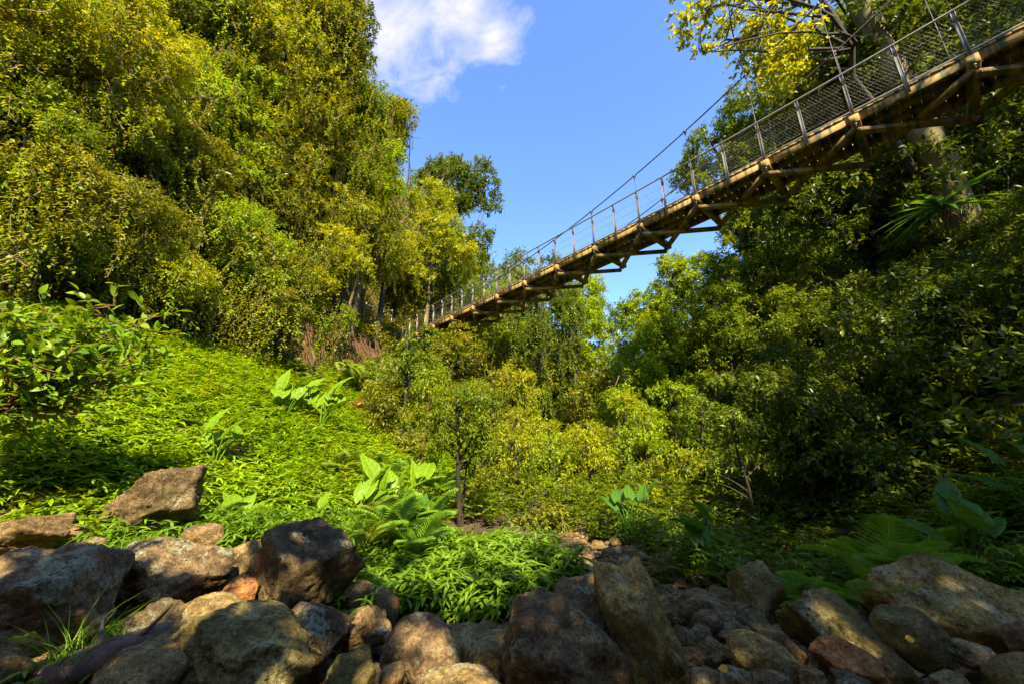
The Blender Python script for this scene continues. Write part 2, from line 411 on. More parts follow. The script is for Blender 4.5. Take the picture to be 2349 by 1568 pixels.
RK = [
 (-70, 1257, 250, 1510, 3.9, 'lich', 'rough', 'huge brown boulder with pale green lichen, filling the left edge of the stream bed', 12, .75),
 (-45, 1185, 166, 1272, 5.3, 'brown', 'block', 'broad dark-sided boulder behind the huge lichened boulder at the left edge', 0, .7),
 (38, 1105, 208, 1200, 6.8, 'rust', 'block', 'rust-coloured slab among the green herbs, furthest back on the left', -8, .8),
 (275, 1070, 462, 1245, 6.2, 'dark', 'rough', 'tall pitted dark boulder standing tilted against the bright green slope', -38, .62),
 (250, 1233, 520, 1395, 4.9, 'lich', 'rough', 'wide brown boulder with blue-green lichen on its right half, left of the cube-shaped boulder', 8, .75),
 (512, 1238, 622, 1340, 5.7, 'tan', 'slab', 'plain tan slab half hidden behind the cube-shaped boulder', -20, .8),
 (578, 1200, 824, 1412, 5.0, 'dark', 'block', 'large cube-shaped brown boulder with a sharp front edge', 8, 1.0),
 (492, 1326, 592, 1406, 4.75, 'rust', 'block', 'small orange-brown rock wedged under the cube-shaped boulder', 5, .9),
 (288, 1378, 432, 1475, 4.2, 'dark', 'rough', 'dark pointed rock below the wide lichened boulder', 10, .8),
 (415, 1368, 566, 1462, 4.35, 'tan', 'round', 'domed mossy brown rock in front of the orange-brown rock', 10, .8),
 (402, 1408, 728, 1600, 3.65, 'moss', 'rough', 'long mossy boulder lying along the bottom edge, left of centre', 28, .6),
 (276, 1446, 465, 1520, 3.85, 'tan', 'slab', 'flat smooth tan slab beside the fallen log', -8, .5),
 (214, 1496, 410, 1640, 3.3, 'tan', 'round', 'rounded tan boulder with a lichen patch, cut by the bottom edge left', -12, .8),
 (-60, 1498, 45, 1610, 3.3, 'dark', 'round', 'dark rounded rock in the bottom left corner', 0, .9),
 (148, 1205, 194, 1238, 5.4, 'brown', 'rough', 'small brown rock touching the right end of the broad dark-sided boulder', 0, .8),
 (180, 1232, 238, 1275, 5.1, 'brown', 'round', 'small round pinkish-brown rock behind the huge lichened boulder', 0, .8),
 (425, 1200, 518, 1264, 5.8, 'brown', 'round', 'rounded brown rock tangled in dry stems under the tall pitted boulder', 0, .8),
 (188, 1288, 262, 1348, 4.6, 'brown', 'rough', 'brown rock filling the gap between the two largest lichened boulders', 10, .8),
 (212, 1262, 330, 1310, 5.0, 'tan', 'slab', 'low tan rock ledge behind the wide lichened boulder', 0, .6),
 (775, 1336, 858, 1402, 5.2, 'dark', 'round', 'round dark rock leaning on the right side of the cube-shaped boulder', 10, .9),
 (838, 1350, 914, 1475, 5.45, 'brown', 'round', 'upright brown rock at the edge of the shaded herb patch', 12, 1.2),
 (768, 1388, 912, 1474, 4.85, 'brown', 'block', 'angular flat-topped rock with grey lichen below the round dark rock', 4, .7),
 (636, 1388, 795, 1505, 4.35, 'dark', 'block', 'dark cracked rock under the cube-shaped boulder', 15, .8),
 (876, 1424, 1058, 1600, 4.15, 'lich', 'round', 'big rounded boulder with scattered pale lichen, centre-left foreground', 8, .95),
 (745, 1496, 864, 1600, 3.85, 'moss', 'rough', 'dim mossy rock in the shadow left of the big rounded boulder', 0, .9),
 (868, 1524, 928, 1584, 3.7, 'brown', 'round', 'small pale egg-shaped rock at the foot of the big rounded boulder', 10, 1.1),
 (1012, 1440, 1130, 1540, 4.75, 'tan', 'round', 'smooth tan boulder bordering the shaded herbs, behind the others', 5, .8),
 (1052, 1454, 1185, 1572, 4.3, 'tan', 'round', 'smooth dimpled boulder between the big rounded boulder and the leaning boulder', -15, .9),
 (955, 1540, 1165, 1640, 3.55, 'tan', 'round', 'low rounded rock rising just above the bottom edge, centre', 5, .6),
 (1148, 1470, 1215, 1590, 4.0, 'moss', 'round', 'narrow mossy rock squeezed against the leaning boulder', 0, 1.3),
 (1152, 1376, 1430, 1640, 3.85, 'brown', 'rough', 'big boulder leaning to the left, largest in the centre foreground', 42, .72),
 (1268, 1324, 1428, 1490, 4.75, 'brown', 'round', 'egg-shaped brown boulder behind the largest leaning boulder', 0, 1.05),
 (1320, 1400, 1412, 1490, 4.35, 'dark', 'rough', 'dark rock hidden between the leaning boulder and the egg-shaped boulder', 30, .9),
 (1440, 1292, 1494, 1330, 7.8, 'tan', 'rough', 'pale rock at the top of the small rocks behind the golden slab', 0, .8),
 (1486, 1279, 1530, 1312, 8.4, 'brown', 'block', 'furthest small brown rock beside the leaning dead branch', 0, .9),
 (1490, 1306, 1538, 1354, 7.4, 'dark', 'round', 'round blackish rock in the cluster behind the golden slab', 0, .9),
 (1528, 1298, 1574, 1346, 7.3, 'gold', 'block', 'small ochre block under the dead branch', 8, 1.0),
 (1494, 1352, 1555, 1400, 6.4, 'brown', 'slab', 'flat broken rock just right of the golden slab tip', 15, .6),
 (1560, 1335, 1625, 1375, 6.9, 'moss', 'rough', 'mossy rock between the ochre block and the upright stone', 0, .7),
 (1622, 1350, 1690, 1402, 6.2, 'moss', 'rough', 'mossy rock against the left foot of the upright stone', 0, .8),
 (1690, 1284, 1796, 1425, 5.9, 'moss', 'block', 'upright stone with yellow lichen standing like a stump', -3, 1.5),
 (1690, 1396, 1758, 1462, 5.3, 'moss', 'rough', 'dull green rock under the upright stone', 0, 1.0),
 (1512, 1358, 1702, 1466, 5.3, 'brown', 'rough', 'wide dark-faced boulder in front of the upright stone', 18, .65),
 (1586, 1402, 1654, 1456, 4.85, 'dark', 'round', 'small rock with pale lichen dots resting on the wide dark-faced boulder', 0, .8),
 (1578, 1436, 1640, 1490, 4.6, 'brown', 'round', 'round grey-brown cobble below the rock with lichen dots', 0, .9),
 (1640, 1424, 1732, 1476, 4.75, 'brown', 'rough', 'three-sided rock right of the round grey-brown cobble', 10, .7),
 (1606, 1464, 1680, 1524, 4.2, 'tan', 'rough', 'pale weathered rock next to the golden slab', 0, .85),
 (1562, 1480, 1614, 1530, 4.15, 'rust', 'block', 'reddish rock against the right side of the golden slab', 20, 1.0),
 (1674, 1458, 1840, 1575, 3.85, 'gold', 'round', 'long smooth olive boulder lying diagonally, right foreground', 32, .62),
 (1738, 1444, 1860, 1548, 4.35, 'brown', 'slab', 'purple-brown split slab behind the smooth olive boulder', 32, .45),
 (1582, 1534, 1660, 1600, 3.55, 'brown', 'round', 'lichen-flecked rock beside the yellow fallen leaf at the bottom edge', 0, .8),
 (1648, 1534, 1735, 1600, 3.45, 'tan', 'rough', 'tan broken rock at the bottom edge under the smooth olive boulder', 10, .7),
 (1712, 1546, 1815, 1620, 3.4, 'brown', 'rough', 'purplish rock cut by the bottom edge, right of the tan broken rock', 0, .7),
 (1836, 1377, 2085, 1600, 4.25, 'moss', 'slab', 'long tilted mossy boulder with white lichen blotches, right foreground', 36, .5),
 (2010, 1286, 2352, 1520, 5.0, 'gold', 'rough', 'largest boulder on the right, with a pale tan lichen crown', 22, .62),
 (2022, 1402, 2150, 1520, 3.95, 'moss', 'round', 'smooth oval boulder with a yellow leaf stuck on it', 32, .8),
 (1872, 1470, 2028, 1570, 3.6, 'rust', 'rough', 'orange-brown boulder leaning on the long mossy boulder', 14, .62),
 (2140, 1468, 2285, 1560, 3.85, 'brown', 'rough', 'dull cracked rock below the largest right boulder', 12, .65),
 (2278, 1506, 2420, 1620, 3.4, 'moss', 'round', 'rounded mossy rock in the bottom right corner', 0, .8),
 (2148, 1544, 2222, 1600, 3.35, 'tan', 'round', 'low rounded tan rock at the bottom edge near the right corner', 0, .7),
 (1830, 1536, 1896, 1585, 3.5, 'tan', 'rough', 'small pale cobble below the orange-brown boulder', 0, .7),
 (1795, 1398, 1842, 1462, 5.1, 'moss', 'round', 'narrow mossy rock left of the long tilted mossy boulder', 5, 1.3),
 (1915, 1545, 2000, 1600, 3.35, 'dark', 'slab', 'dark slate piece under the orange-brown boulder at the bottom edge', 5, .6),
 (1828, 1244, 1902, 1302, 8.2, 'dark', 'rough', 'dark mossy boulder in the forest shade behind the ferns', 0, .8),
 (1962, 1350, 2022, 1396, 5.6, 'rust', 'round', 'rusty mound beside the left end of the largest right boulder', 0, .8),
 (2165, 1258, 2268, 1300, 6.4, 'gold', 'round', 'yellowish rock just behind the top of the largest right boulder', 0, .7),
 (2330, 1432, 2430, 1530, 4.1, 'brown', 'round', 'rock cut by the right edge beside the largest right boulder', 0, .8),
 (1266, 1292, 1302, 1334, 9.0, 'brown', 'round', 'small rock at the end of the shaded herbs, left of the driftwood pile', 0, .9),
 (1300, 1312, 1345, 1340, 8.4, 'rust', 'round', 'small reddish rock in front of the driftwood pile', 0, .8),
 (-40, 1110, 12, 1160, 6.6, 'rust', 'round', 'reddish rock cut by the left edge above the broad dark-sided boulder', 0, .9),
 (88, 1186, 200, 1232, 6.0, 'brown', 'slab', 'low brown rock in front of the rust-coloured slab', 0, .6),
 (1940, 1262, 2050, 1310, 8.6, 'dark', 'rough', 'shadowy rock on the forest floor behind the right-hand fern', 0, .7),
]
for i, r in enumerate(RK):
    rock(r[0], r[1], r[2], r[3], r[4], r[5], r[6], r[7], roll=r[8], aspect=r[9], seed=101+i*17)
# the golden ridge-like slab (elongated, rising to the upper left)
rock(1372, 1296, 1590, 1640, 4.25, 'gold', 'rough', 'tall golden weathered slab with a ridge running down to the bottom edge', roll=-30, aspect=1.9, depth=.75, seed=777)

# small cobbles that nobody could count: one object
def cobbles():
    Vs, Fs, n = [], [], 0
    bases = [rock_mesh(900+k, 3, 'round' if k % 2 else 'rough', .75) for k in range(6)]
    r = np.random.default_rng(4)
    for k in range(2300):
        y = r.uniform(2.0, 10.5); x = r.uniform(-6.5-.1*y, 6.5)
        if -3.6 < x < 1.2 and y > 5.6: continue
        if k > 1500 and x < 1: continue
        if x < -3.5 and y > 6: continue
        V, F = bases[k % 6]
        s = r.uniform(.07, .26)*(1.0 if y < 6 else .7)
        V = (V*s*np.array([1, r.uniform(.7, 1.1), r.uniform(.6, 1)]))@rotm('z', r.uniform(0, 6.28)).T@rotm('x', r.uniform(-.4, .4)).T
        V = V+np.array([x, y, float(terr(x, y))+s*.15])
        Vs.append(V); Fs.append(F+n); n += len(V)
    tag(mesh_obj('cobbles', np.concatenate(Vs), np.concatenate(Fs), RM['brown'], smooth=True), 'loose small cobbles filling the gaps between the boulders', 'cobbles', kind='stuff')
cobbles()

# ------------------------------------------------------------------ trees
def crown_leaves(ells, L, W, dens, seed, droop=.25, twig=.32, upn=.7, lobes=None, hi=False, lsz=1.0):
    """ells: list of (centre(3), radii(3)); leaves on sprays on lobes inside each ellipsoid"""
    r = np.random.default_rng(seed); Ps, Ds, Ns, Ls, vs = [], [], [], [], []
    attach = []
    for c, rad in ells:
        c = np.asarray(c, float); rad = np.asarray(rad, float)
        area = PI*rad[0]*rad[2]
        nl = lobes or int(np.clip(area*.9, 7, 30)*(1.0 if lsz == 1 else 2.0))
        d = nrm(r.normal(size=(nl, 3))); rr = r.uniform(.35, .85, (nl, 1))
        lc = c+d*rr*rad
        lr = np.cbrt(rad.prod())*r.uniform(.32, .56, nl)*lsz
        attach.append(lc)
        nleaf = int(dens*area/(.5*L*W)); per = 11
        ncl = max(8, nleaf//per)
        w = lr**2; li = r.choice(nl, ncl, p=w/w.sum())
        dd = nrm(r.normal(size=(ncl, 3))+nrm(lc[li]-c)*.55+np.array([0, -.12, .35]))
        sq = np.array([1, 1, .78])
        cc = lc[li]+dd*sq*(lr[li]*r.uniform(.45, 1.12, ncl)**.7)[:, None]
        cc += .16*np.stack([vnoise(cc*1.9+k*31, seed+k) for k in range(3)], -1)*lr[li][:, None]*2
        tw = nrm(dd+np.array([0, 0, -droop])+r.normal(size=(ncl, 3))*.45)
        lobev = r.uniform(0, 1, nl)[li]
        k = np.arange(per)
        pos = cc[:, None]+tw[:, None]*(twig*(k/per-.3))[None, :, None]*r.uniform(.6, 1.3, (ncl, 1, 1))
        side = nrm(np.cross(tw, r.normal(size=(ncl, 3))))
        side2 = np.cross(tw, side)
        an = k*2.4
        ld = nrm(tw[:, None]*.7+side[:, None]*np.cos(an)[None, :, None]+side2[:, None]*np.sin(an)[None, :, None]*.8+np.array([0, 0, -droop])+r.normal(size=(ncl, per, 3))*.25)
        ln = nrm(dd[:, None]*.5+np.array([0, 0, upn])+r.normal(size=(ncl, per, 3))*.45)
        pos = pos+r.normal(size=pos.shape)*.035
        Ps.append(pos.reshape(-1, 3)); Ds.append(ld.reshape(-1, 3)); Ns.append(ln.reshape(-1, 3))
        vs.append((.45*lobev[:, None]+.25*r.random((ncl, 1))+.45*r.random((ncl, per))**1.5).clip(0, 1).ravel())
        Ls.append(L*r.uniform(.65, 1.25, ncl*per))
    P = np.concatenate(Ps); D = np.concatenate(Ds); Nn = np.concatenate(Ns); Lx = np.concatenate(Ls)
    return leaves(P, D, Nn, Lx, Lx*(W/L), .35, hi, np.concatenate(vs)), attach
def bezier(a, b, c, n):
    t = np.linspace(0, 1, n)[:, None]
    return (1-t)**2*a+2*t*(1-t)*b+t*t*c
def wobble(p, amp, seed):
    n = len(p); q = np.stack([vnoise(p*.9+k*17, seed+k) for k in range(3)], -1)
    return p+q*amp*np.linspace(0, 1, n)[:, None]
def trunk_mesh(base, tops, r0, seed, attach=None, limbs=9, sides=9, lfrom=5):
    """trunk(s) from base through given points, limbs to the crown lobes"""
    r = np.random.default_rng(seed); mb = MB()
    main = None
    for top in tops:
        top = np.asarray(top, float)
        mid = base*.5+top*.5+r.normal(size=3)*.06*np.linalg.norm(top-base)*np.array([1, 1, 0])
        p = wobble(bezier(base, mid, top, 14), .35, seed); rad = np.linspace(r0, r0*.32, 14); rad[0] *= 1.35; rad[1] *= 1.08
        mb.tube(p, rad, sides)
        main = p if main is None else main
    if attach is not None:
        pts = np.concatenate(attach); pick = r.choice(len(pts), min(limbs, len(pts)), replace=False)
        for q in pts[pick]:
            s = main[r.integers(lfrom, 14)]
            mid = (s+q)/2+np.array([0, 0, .12])*np.linalg.norm(q-s)+r.normal(size=3)*.12*np.linalg.norm(q-s)
            p = wobble(bezier(s, mid, q, 9), .3, seed+7); mb.tube(p, np.linspace(r0*.38, max(.012, r0*.09), 9), 6, False)
            for _ in range(3):
                j = r.integers(3, 9); e = p[j]+r.normal(size=3)*np.array([.5, .5, .4])*min(1.3, np.linalg.norm(q-s)*.4)
                pp = wobble(bezier(p[j], (p[j]+e)/2+r.normal(size=3)*.15, e, 6), .25, seed+9)
                mb.tube(pp, np.linspace(max(.012, r0*.12), .008, 6), 5, False)
    return mb
tree_n = 0
def tree(name, label, ells, col, bark='tan', dens=4.4, r0=None, ls=None, base=None, top=None, cat='tree', group=None, droop=.25, limbs=9, lw=.45, clampt=True, lobes=None, tmin=3.2, gs=1.12, lsz=1.0, lfrom=5):
    """ells: list of (u, v, ru, rv, t) in photo pixels and depth along the view axis -> real ellipsoids"""
    global tree_n
    tree_n += 1; seed = 1000+tree_n*31
    E = []; tt = 0
    for (u, v, ru, rv, t) in ells:
        h = hit(u, v)
        rw = math.sqrt(ru*rv)*t/FV
        if clampt and h is not None and t > h-.55*rw: t = max(tmin, h-.55*rw)
        k = t/FV; tt = max(tt, t)
        E.append((Pt(u, v, t), (ru*k*gs, .85*math.sqrt(ru*rv)*k*gs, rv*k*gs)))
    L = ls or float(np.clip(.0078*tt, .10, .34))
    (Vv, Ff, var), at = crown_leaves(E, L, L*lw, dens, seed, droop, twig=max(.28, L*2.2), lobes=lobes, lsz=lsz)
    ELLS.setdefault(group, []).extend(E)
    c0 = E[0][0]
    if base is None:
        bx, by = c0[0], c0[1]; s = 1 if bx < 2 else -1
        for _ in range(13):
            if float(terr(bx, by)) < c0[2]-E[0][1][2]*.6: break
            bx += s*.2
        base = np.array([bx, by, float(terr(bx, by))-.15])
    else:
        base = np.asarray(base, float)
    root = empty(name, base, label, cat, group)
    r0 = r0 or float(np.clip(.015*(c0[2]-base[2]+E[0][1][2]), .04, .2))
    tops = [c0+np.array([0, 0, .35*E[0][1][2]])] if top is None else [np.asarray(top, float)]
    mb = trunk_mesh(base, tops, r0, seed, at, limbs, lfrom=lfrom)
    mb.V = [v-base for v in mb.V]
    mb.build('trunk', BK[bark], root, smooth=True)
    mesh_obj('crown', Vv-base, Ff, LM[col], root, var)
    return root
ELLS = {}
GL, GC_, GR = 'trees covering the left cliff', 'trees in the middle of the gully', 'trees of the shaded right-hand forest'
TREES_L = [
 ('broadleaf_tree', 'yellow-tipped tree filling the top left corner', [(110, 60, 190, 110, 12), (30, 170, 110, 90, 11.5)], 'yel', 'tan'),
 ('broadleaf_tree', 'dark open tree with tan slanting branches below the yellow-tipped corner tree', [(70, 330, 150, 110, 13)], 'grn', 'tan'),
 ('broadleaf_tree', 'pale glossy-leaved tree right of the yellow-tipped corner tree', [(300, 150, 130, 120, 14), (270, 290, 110, 90, 13.5)], 'yel', 'tan'),
 ('broadleaf_tree', 'mid green tree in the middle of the left cliff, above the grey dead twigs', [(150, 470, 190, 100, 12.5), (300, 520, 90, 80, 13)], 'olv', 'tan'),
 ('vine_clad_tree', 'shadowy tree with bare twigs at the left edge above the big-leaved shrub', [(60, 570, 130, 75, 12)], 'grn', 'tan'),
 ('broadleaf_tree', 'olive tree hanging over the shaded hollow, left of the lime tree', [(330, 620, 130, 95, 14.5)], 'yel', 'tan'),
 ('broadleaf_tree', 'brightest lime tree in the centre of the left cliff', [(510, 560, 120, 110, 16.5), (440, 500, 80, 70, 16), (590, 640, 70, 50, 16.5)], 'brt', 'tan'),
 ('broadleaf_tree', 'vine-hung green tree above and left of the lime tree', [(375, 400, 115, 110, 16)], 'olv', 'tan'),
 ('broadleaf_tree', 'fresh green tree with arching vines, upper middle of the left cliff', [(480, 290, 110, 120, 19), (540, 180, 70, 80, 20)], 'brt', 'tan'),
 ('broadleaf_tree', 'darker fine-leaved tree at the top edge, third crown from the corner', [(440, 70, 120, 110, 20), (560, 30, 80, 70, 21)], 'dk', 'dark'),
 ('broadleaf_tree', 'green crown right of the vine-hung tree, behind the lime tree', [(560, 410, 85, 80, 20)], 'brt', 'tan'),
 ('broadleaf_tree', 'olive yellow crown at the top, below the darker fine-leaved tree', [(640, 160, 110, 130, 23), (610, 300, 80, 80, 22)], 'yel', 'tan'),
 ('broadleaf_tree', 'tall olive tree just left of the cloud', [(740, 110, 95, 130, 25), (700, 20, 110, 70, 25)], 'olv', 'tan'),
 ('broadleaf_tree', 'dark-leaved treetop touching the cloud at the top edge', [(800, 45, 55, 80, 27), (812, 130, 35, 45, 27)], 'dk', 'dark'),
 ('broadleaf_tree', 'brownish-olive crown with hanging vines under the tall olive tree', [(720, 290, 95, 85, 24), (700, 390, 70, 50, 23)], 'olv', 'tan'),
 ('broadleaf_tree', 'green crown on the skyline under the cloud', [(825, 235, 55, 75, 27), (850, 330, 60, 70, 27)], 'grn', 'tan'),
 ('broadleaf_tree', 'thin dusky crown jutting out to the right into the blue sky', [(912, 262, 42, 32, 31), (905, 322, 42, 38, 31), (890, 370, 30, 30, 31)], 'olv', 'dark'),
 ('broadleaf_tree', 'lime crown at the skyline above the golden treetops', [(850, 400, 70, 75, 26), (890, 460, 40, 50, 26)], 'brt', 'tan'),
 ('broadleaf_tree', 'rounded grey-olive crown standing alone in front of dark gaps', [(690, 465, 45, 45, 22), (640, 500, 50, 40, 22)], 'olv', 'tan'),
 ('broadleaf_tree', 'golden green crown left of the far treetops, above the bridge end', [(800, 500, 90, 70, 25), (880, 560, 65, 70, 26)], 'yel', 'tan'),
 ('broadleaf_tree', 'yellow-green tree above the far bridge end, with a slim pale trunk', [(740, 600, 90, 70, 22), (680, 650, 70, 50, 20)], 'yel', 'tan'),
 ('broadleaf_tree', 'olive tree between the slim pale trunk and the bridge tower', [(850, 600, 70, 45, 27)], 'yel', 'tan'),
 ('broadleaf_tree', 'low olive tree growing on top of the red earth bank', [(580, 720, 110, 45, 18.5)], 'olv', 'tan'),
 ('broadleaf_tree', 'shaded dark tree overhanging the left end of the earth bank', [(420, 680, 110, 55, 16)], 'dk', 'dark'),
 ('broadleaf_tree', 'small green tree under the slim pale trunk, left of the bridge tower', [(720, 735, 90, 45, 21)], 'grn', 'tan'),
 ('broadleaf_tree', 'dark crown in the shadowed gap left of the rounded grey-olive crown', [(640, 400, 70, 75, 27), (740, 430, 60, 50, 29)], 'dk', 'dark'),
 ('broadleaf_tree', 'shadowed green crown behind the slanting tan branches', [(190, 300, 110, 100, 16)], 'olv', 'tan'),
]
for n_, lb, el, c, bk in TREES_L: tree(n_, lb, el, c, bk, group=GL, limbs=13, lsz=.82, dens=4.4)
TREES_C = [
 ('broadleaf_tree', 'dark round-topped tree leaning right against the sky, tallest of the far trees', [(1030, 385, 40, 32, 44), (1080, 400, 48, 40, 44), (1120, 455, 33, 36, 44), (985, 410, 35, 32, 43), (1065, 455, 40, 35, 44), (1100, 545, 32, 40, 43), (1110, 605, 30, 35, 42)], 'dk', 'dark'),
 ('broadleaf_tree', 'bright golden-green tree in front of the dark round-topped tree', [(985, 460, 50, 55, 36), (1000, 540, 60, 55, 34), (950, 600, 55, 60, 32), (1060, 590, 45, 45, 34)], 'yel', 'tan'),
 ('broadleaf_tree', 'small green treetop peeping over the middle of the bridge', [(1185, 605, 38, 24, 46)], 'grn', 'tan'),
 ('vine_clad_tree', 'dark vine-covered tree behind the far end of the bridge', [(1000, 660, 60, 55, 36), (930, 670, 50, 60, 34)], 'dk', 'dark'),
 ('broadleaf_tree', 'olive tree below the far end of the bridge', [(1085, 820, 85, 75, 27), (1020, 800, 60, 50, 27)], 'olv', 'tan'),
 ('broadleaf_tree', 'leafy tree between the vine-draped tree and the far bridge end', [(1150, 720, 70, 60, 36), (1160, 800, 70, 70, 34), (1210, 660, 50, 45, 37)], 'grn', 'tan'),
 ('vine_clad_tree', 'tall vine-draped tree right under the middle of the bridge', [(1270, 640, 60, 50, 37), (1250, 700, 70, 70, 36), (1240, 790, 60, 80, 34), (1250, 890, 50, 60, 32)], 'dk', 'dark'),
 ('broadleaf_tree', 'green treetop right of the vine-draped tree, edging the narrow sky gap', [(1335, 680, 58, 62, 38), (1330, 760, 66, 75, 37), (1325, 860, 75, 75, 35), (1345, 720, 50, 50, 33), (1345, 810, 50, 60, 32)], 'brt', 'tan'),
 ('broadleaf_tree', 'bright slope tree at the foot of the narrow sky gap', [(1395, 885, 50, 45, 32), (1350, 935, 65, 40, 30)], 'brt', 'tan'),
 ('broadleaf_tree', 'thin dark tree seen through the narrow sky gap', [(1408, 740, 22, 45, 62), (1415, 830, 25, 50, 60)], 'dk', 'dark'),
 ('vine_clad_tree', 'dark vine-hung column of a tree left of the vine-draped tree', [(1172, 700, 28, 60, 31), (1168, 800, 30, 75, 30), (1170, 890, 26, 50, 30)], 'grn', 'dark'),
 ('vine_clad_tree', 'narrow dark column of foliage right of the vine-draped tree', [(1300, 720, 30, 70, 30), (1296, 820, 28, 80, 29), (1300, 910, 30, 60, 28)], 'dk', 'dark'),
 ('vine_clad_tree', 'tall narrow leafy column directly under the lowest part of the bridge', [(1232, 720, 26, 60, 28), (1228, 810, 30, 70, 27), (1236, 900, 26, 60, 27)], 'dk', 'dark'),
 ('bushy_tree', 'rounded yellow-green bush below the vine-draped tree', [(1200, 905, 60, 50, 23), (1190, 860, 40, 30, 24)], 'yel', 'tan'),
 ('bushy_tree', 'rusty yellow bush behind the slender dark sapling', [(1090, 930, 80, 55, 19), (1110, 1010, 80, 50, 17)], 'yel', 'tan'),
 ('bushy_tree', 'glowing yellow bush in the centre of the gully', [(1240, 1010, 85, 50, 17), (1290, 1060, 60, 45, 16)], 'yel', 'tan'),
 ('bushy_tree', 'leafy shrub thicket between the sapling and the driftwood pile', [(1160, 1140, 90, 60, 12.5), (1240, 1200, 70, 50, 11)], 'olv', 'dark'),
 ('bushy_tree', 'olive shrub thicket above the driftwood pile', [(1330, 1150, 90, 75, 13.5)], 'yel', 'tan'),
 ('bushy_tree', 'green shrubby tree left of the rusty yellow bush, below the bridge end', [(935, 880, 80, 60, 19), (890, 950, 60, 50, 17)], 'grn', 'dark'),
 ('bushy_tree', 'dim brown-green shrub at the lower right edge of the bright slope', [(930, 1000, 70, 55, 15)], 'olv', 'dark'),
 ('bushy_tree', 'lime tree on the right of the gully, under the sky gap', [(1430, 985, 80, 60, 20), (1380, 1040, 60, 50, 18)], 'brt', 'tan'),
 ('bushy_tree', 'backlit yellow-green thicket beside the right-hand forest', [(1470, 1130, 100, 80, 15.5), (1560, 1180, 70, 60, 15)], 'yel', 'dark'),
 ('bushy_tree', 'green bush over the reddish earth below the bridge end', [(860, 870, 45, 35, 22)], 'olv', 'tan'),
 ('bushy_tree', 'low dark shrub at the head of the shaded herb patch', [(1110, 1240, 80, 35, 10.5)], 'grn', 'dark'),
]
for n_, lb, el, c, bk in TREES_C: tree(n_, lb, el, c, bk, group=GC_, dens=3.6, lsz=.62, limbs=12)
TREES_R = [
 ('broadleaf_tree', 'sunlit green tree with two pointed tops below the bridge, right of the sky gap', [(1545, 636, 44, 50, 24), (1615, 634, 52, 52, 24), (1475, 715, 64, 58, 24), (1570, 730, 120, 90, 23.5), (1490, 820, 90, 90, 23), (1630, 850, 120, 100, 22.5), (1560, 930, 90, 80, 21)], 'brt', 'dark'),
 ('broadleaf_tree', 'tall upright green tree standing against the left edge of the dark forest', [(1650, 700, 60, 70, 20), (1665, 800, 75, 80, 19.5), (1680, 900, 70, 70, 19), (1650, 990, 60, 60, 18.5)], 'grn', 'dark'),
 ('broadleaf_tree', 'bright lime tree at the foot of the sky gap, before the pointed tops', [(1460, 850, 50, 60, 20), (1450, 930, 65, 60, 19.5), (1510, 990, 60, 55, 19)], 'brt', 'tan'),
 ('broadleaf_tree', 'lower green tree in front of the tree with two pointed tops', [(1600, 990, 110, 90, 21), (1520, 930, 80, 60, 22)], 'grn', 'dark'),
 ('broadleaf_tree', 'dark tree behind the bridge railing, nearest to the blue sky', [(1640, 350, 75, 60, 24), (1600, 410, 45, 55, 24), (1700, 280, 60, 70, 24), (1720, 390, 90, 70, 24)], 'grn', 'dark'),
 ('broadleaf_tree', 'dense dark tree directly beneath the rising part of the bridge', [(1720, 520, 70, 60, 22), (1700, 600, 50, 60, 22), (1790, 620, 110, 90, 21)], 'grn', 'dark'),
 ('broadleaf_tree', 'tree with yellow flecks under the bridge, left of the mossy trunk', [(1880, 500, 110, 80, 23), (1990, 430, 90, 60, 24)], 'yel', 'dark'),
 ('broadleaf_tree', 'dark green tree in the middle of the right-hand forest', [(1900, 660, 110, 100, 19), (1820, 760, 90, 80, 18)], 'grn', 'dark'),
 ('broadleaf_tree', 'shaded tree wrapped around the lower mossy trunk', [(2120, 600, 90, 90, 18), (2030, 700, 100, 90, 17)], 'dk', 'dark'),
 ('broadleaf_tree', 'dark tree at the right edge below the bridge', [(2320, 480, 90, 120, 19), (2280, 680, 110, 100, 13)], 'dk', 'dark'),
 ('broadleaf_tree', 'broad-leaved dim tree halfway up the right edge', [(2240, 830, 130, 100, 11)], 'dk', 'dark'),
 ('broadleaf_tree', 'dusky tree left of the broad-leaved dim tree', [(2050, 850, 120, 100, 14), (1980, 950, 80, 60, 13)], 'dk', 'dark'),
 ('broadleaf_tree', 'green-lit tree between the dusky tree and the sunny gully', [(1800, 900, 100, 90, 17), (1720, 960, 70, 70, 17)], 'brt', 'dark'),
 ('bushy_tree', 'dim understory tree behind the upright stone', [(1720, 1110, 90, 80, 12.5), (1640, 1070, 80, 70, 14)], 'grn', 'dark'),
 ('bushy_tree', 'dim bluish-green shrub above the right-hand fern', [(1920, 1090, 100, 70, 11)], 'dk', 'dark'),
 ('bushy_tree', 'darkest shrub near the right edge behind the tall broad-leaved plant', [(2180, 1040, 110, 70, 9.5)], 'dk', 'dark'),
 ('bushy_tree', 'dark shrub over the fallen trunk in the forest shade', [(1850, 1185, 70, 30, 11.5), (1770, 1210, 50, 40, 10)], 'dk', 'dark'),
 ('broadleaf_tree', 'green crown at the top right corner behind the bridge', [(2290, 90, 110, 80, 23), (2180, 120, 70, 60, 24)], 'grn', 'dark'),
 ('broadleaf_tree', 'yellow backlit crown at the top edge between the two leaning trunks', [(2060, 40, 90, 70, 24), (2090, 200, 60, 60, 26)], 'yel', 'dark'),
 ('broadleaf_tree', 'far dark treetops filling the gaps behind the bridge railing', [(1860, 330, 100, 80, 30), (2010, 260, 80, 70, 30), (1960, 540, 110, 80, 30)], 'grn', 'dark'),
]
for k, (n_, lb, el, c, bk) in enumerate(TREES_R): tree(n_, lb, el, c, bk, group=GR, dens=5.0 if k == 0 else 3.8, lsz=.75, limbs=12)

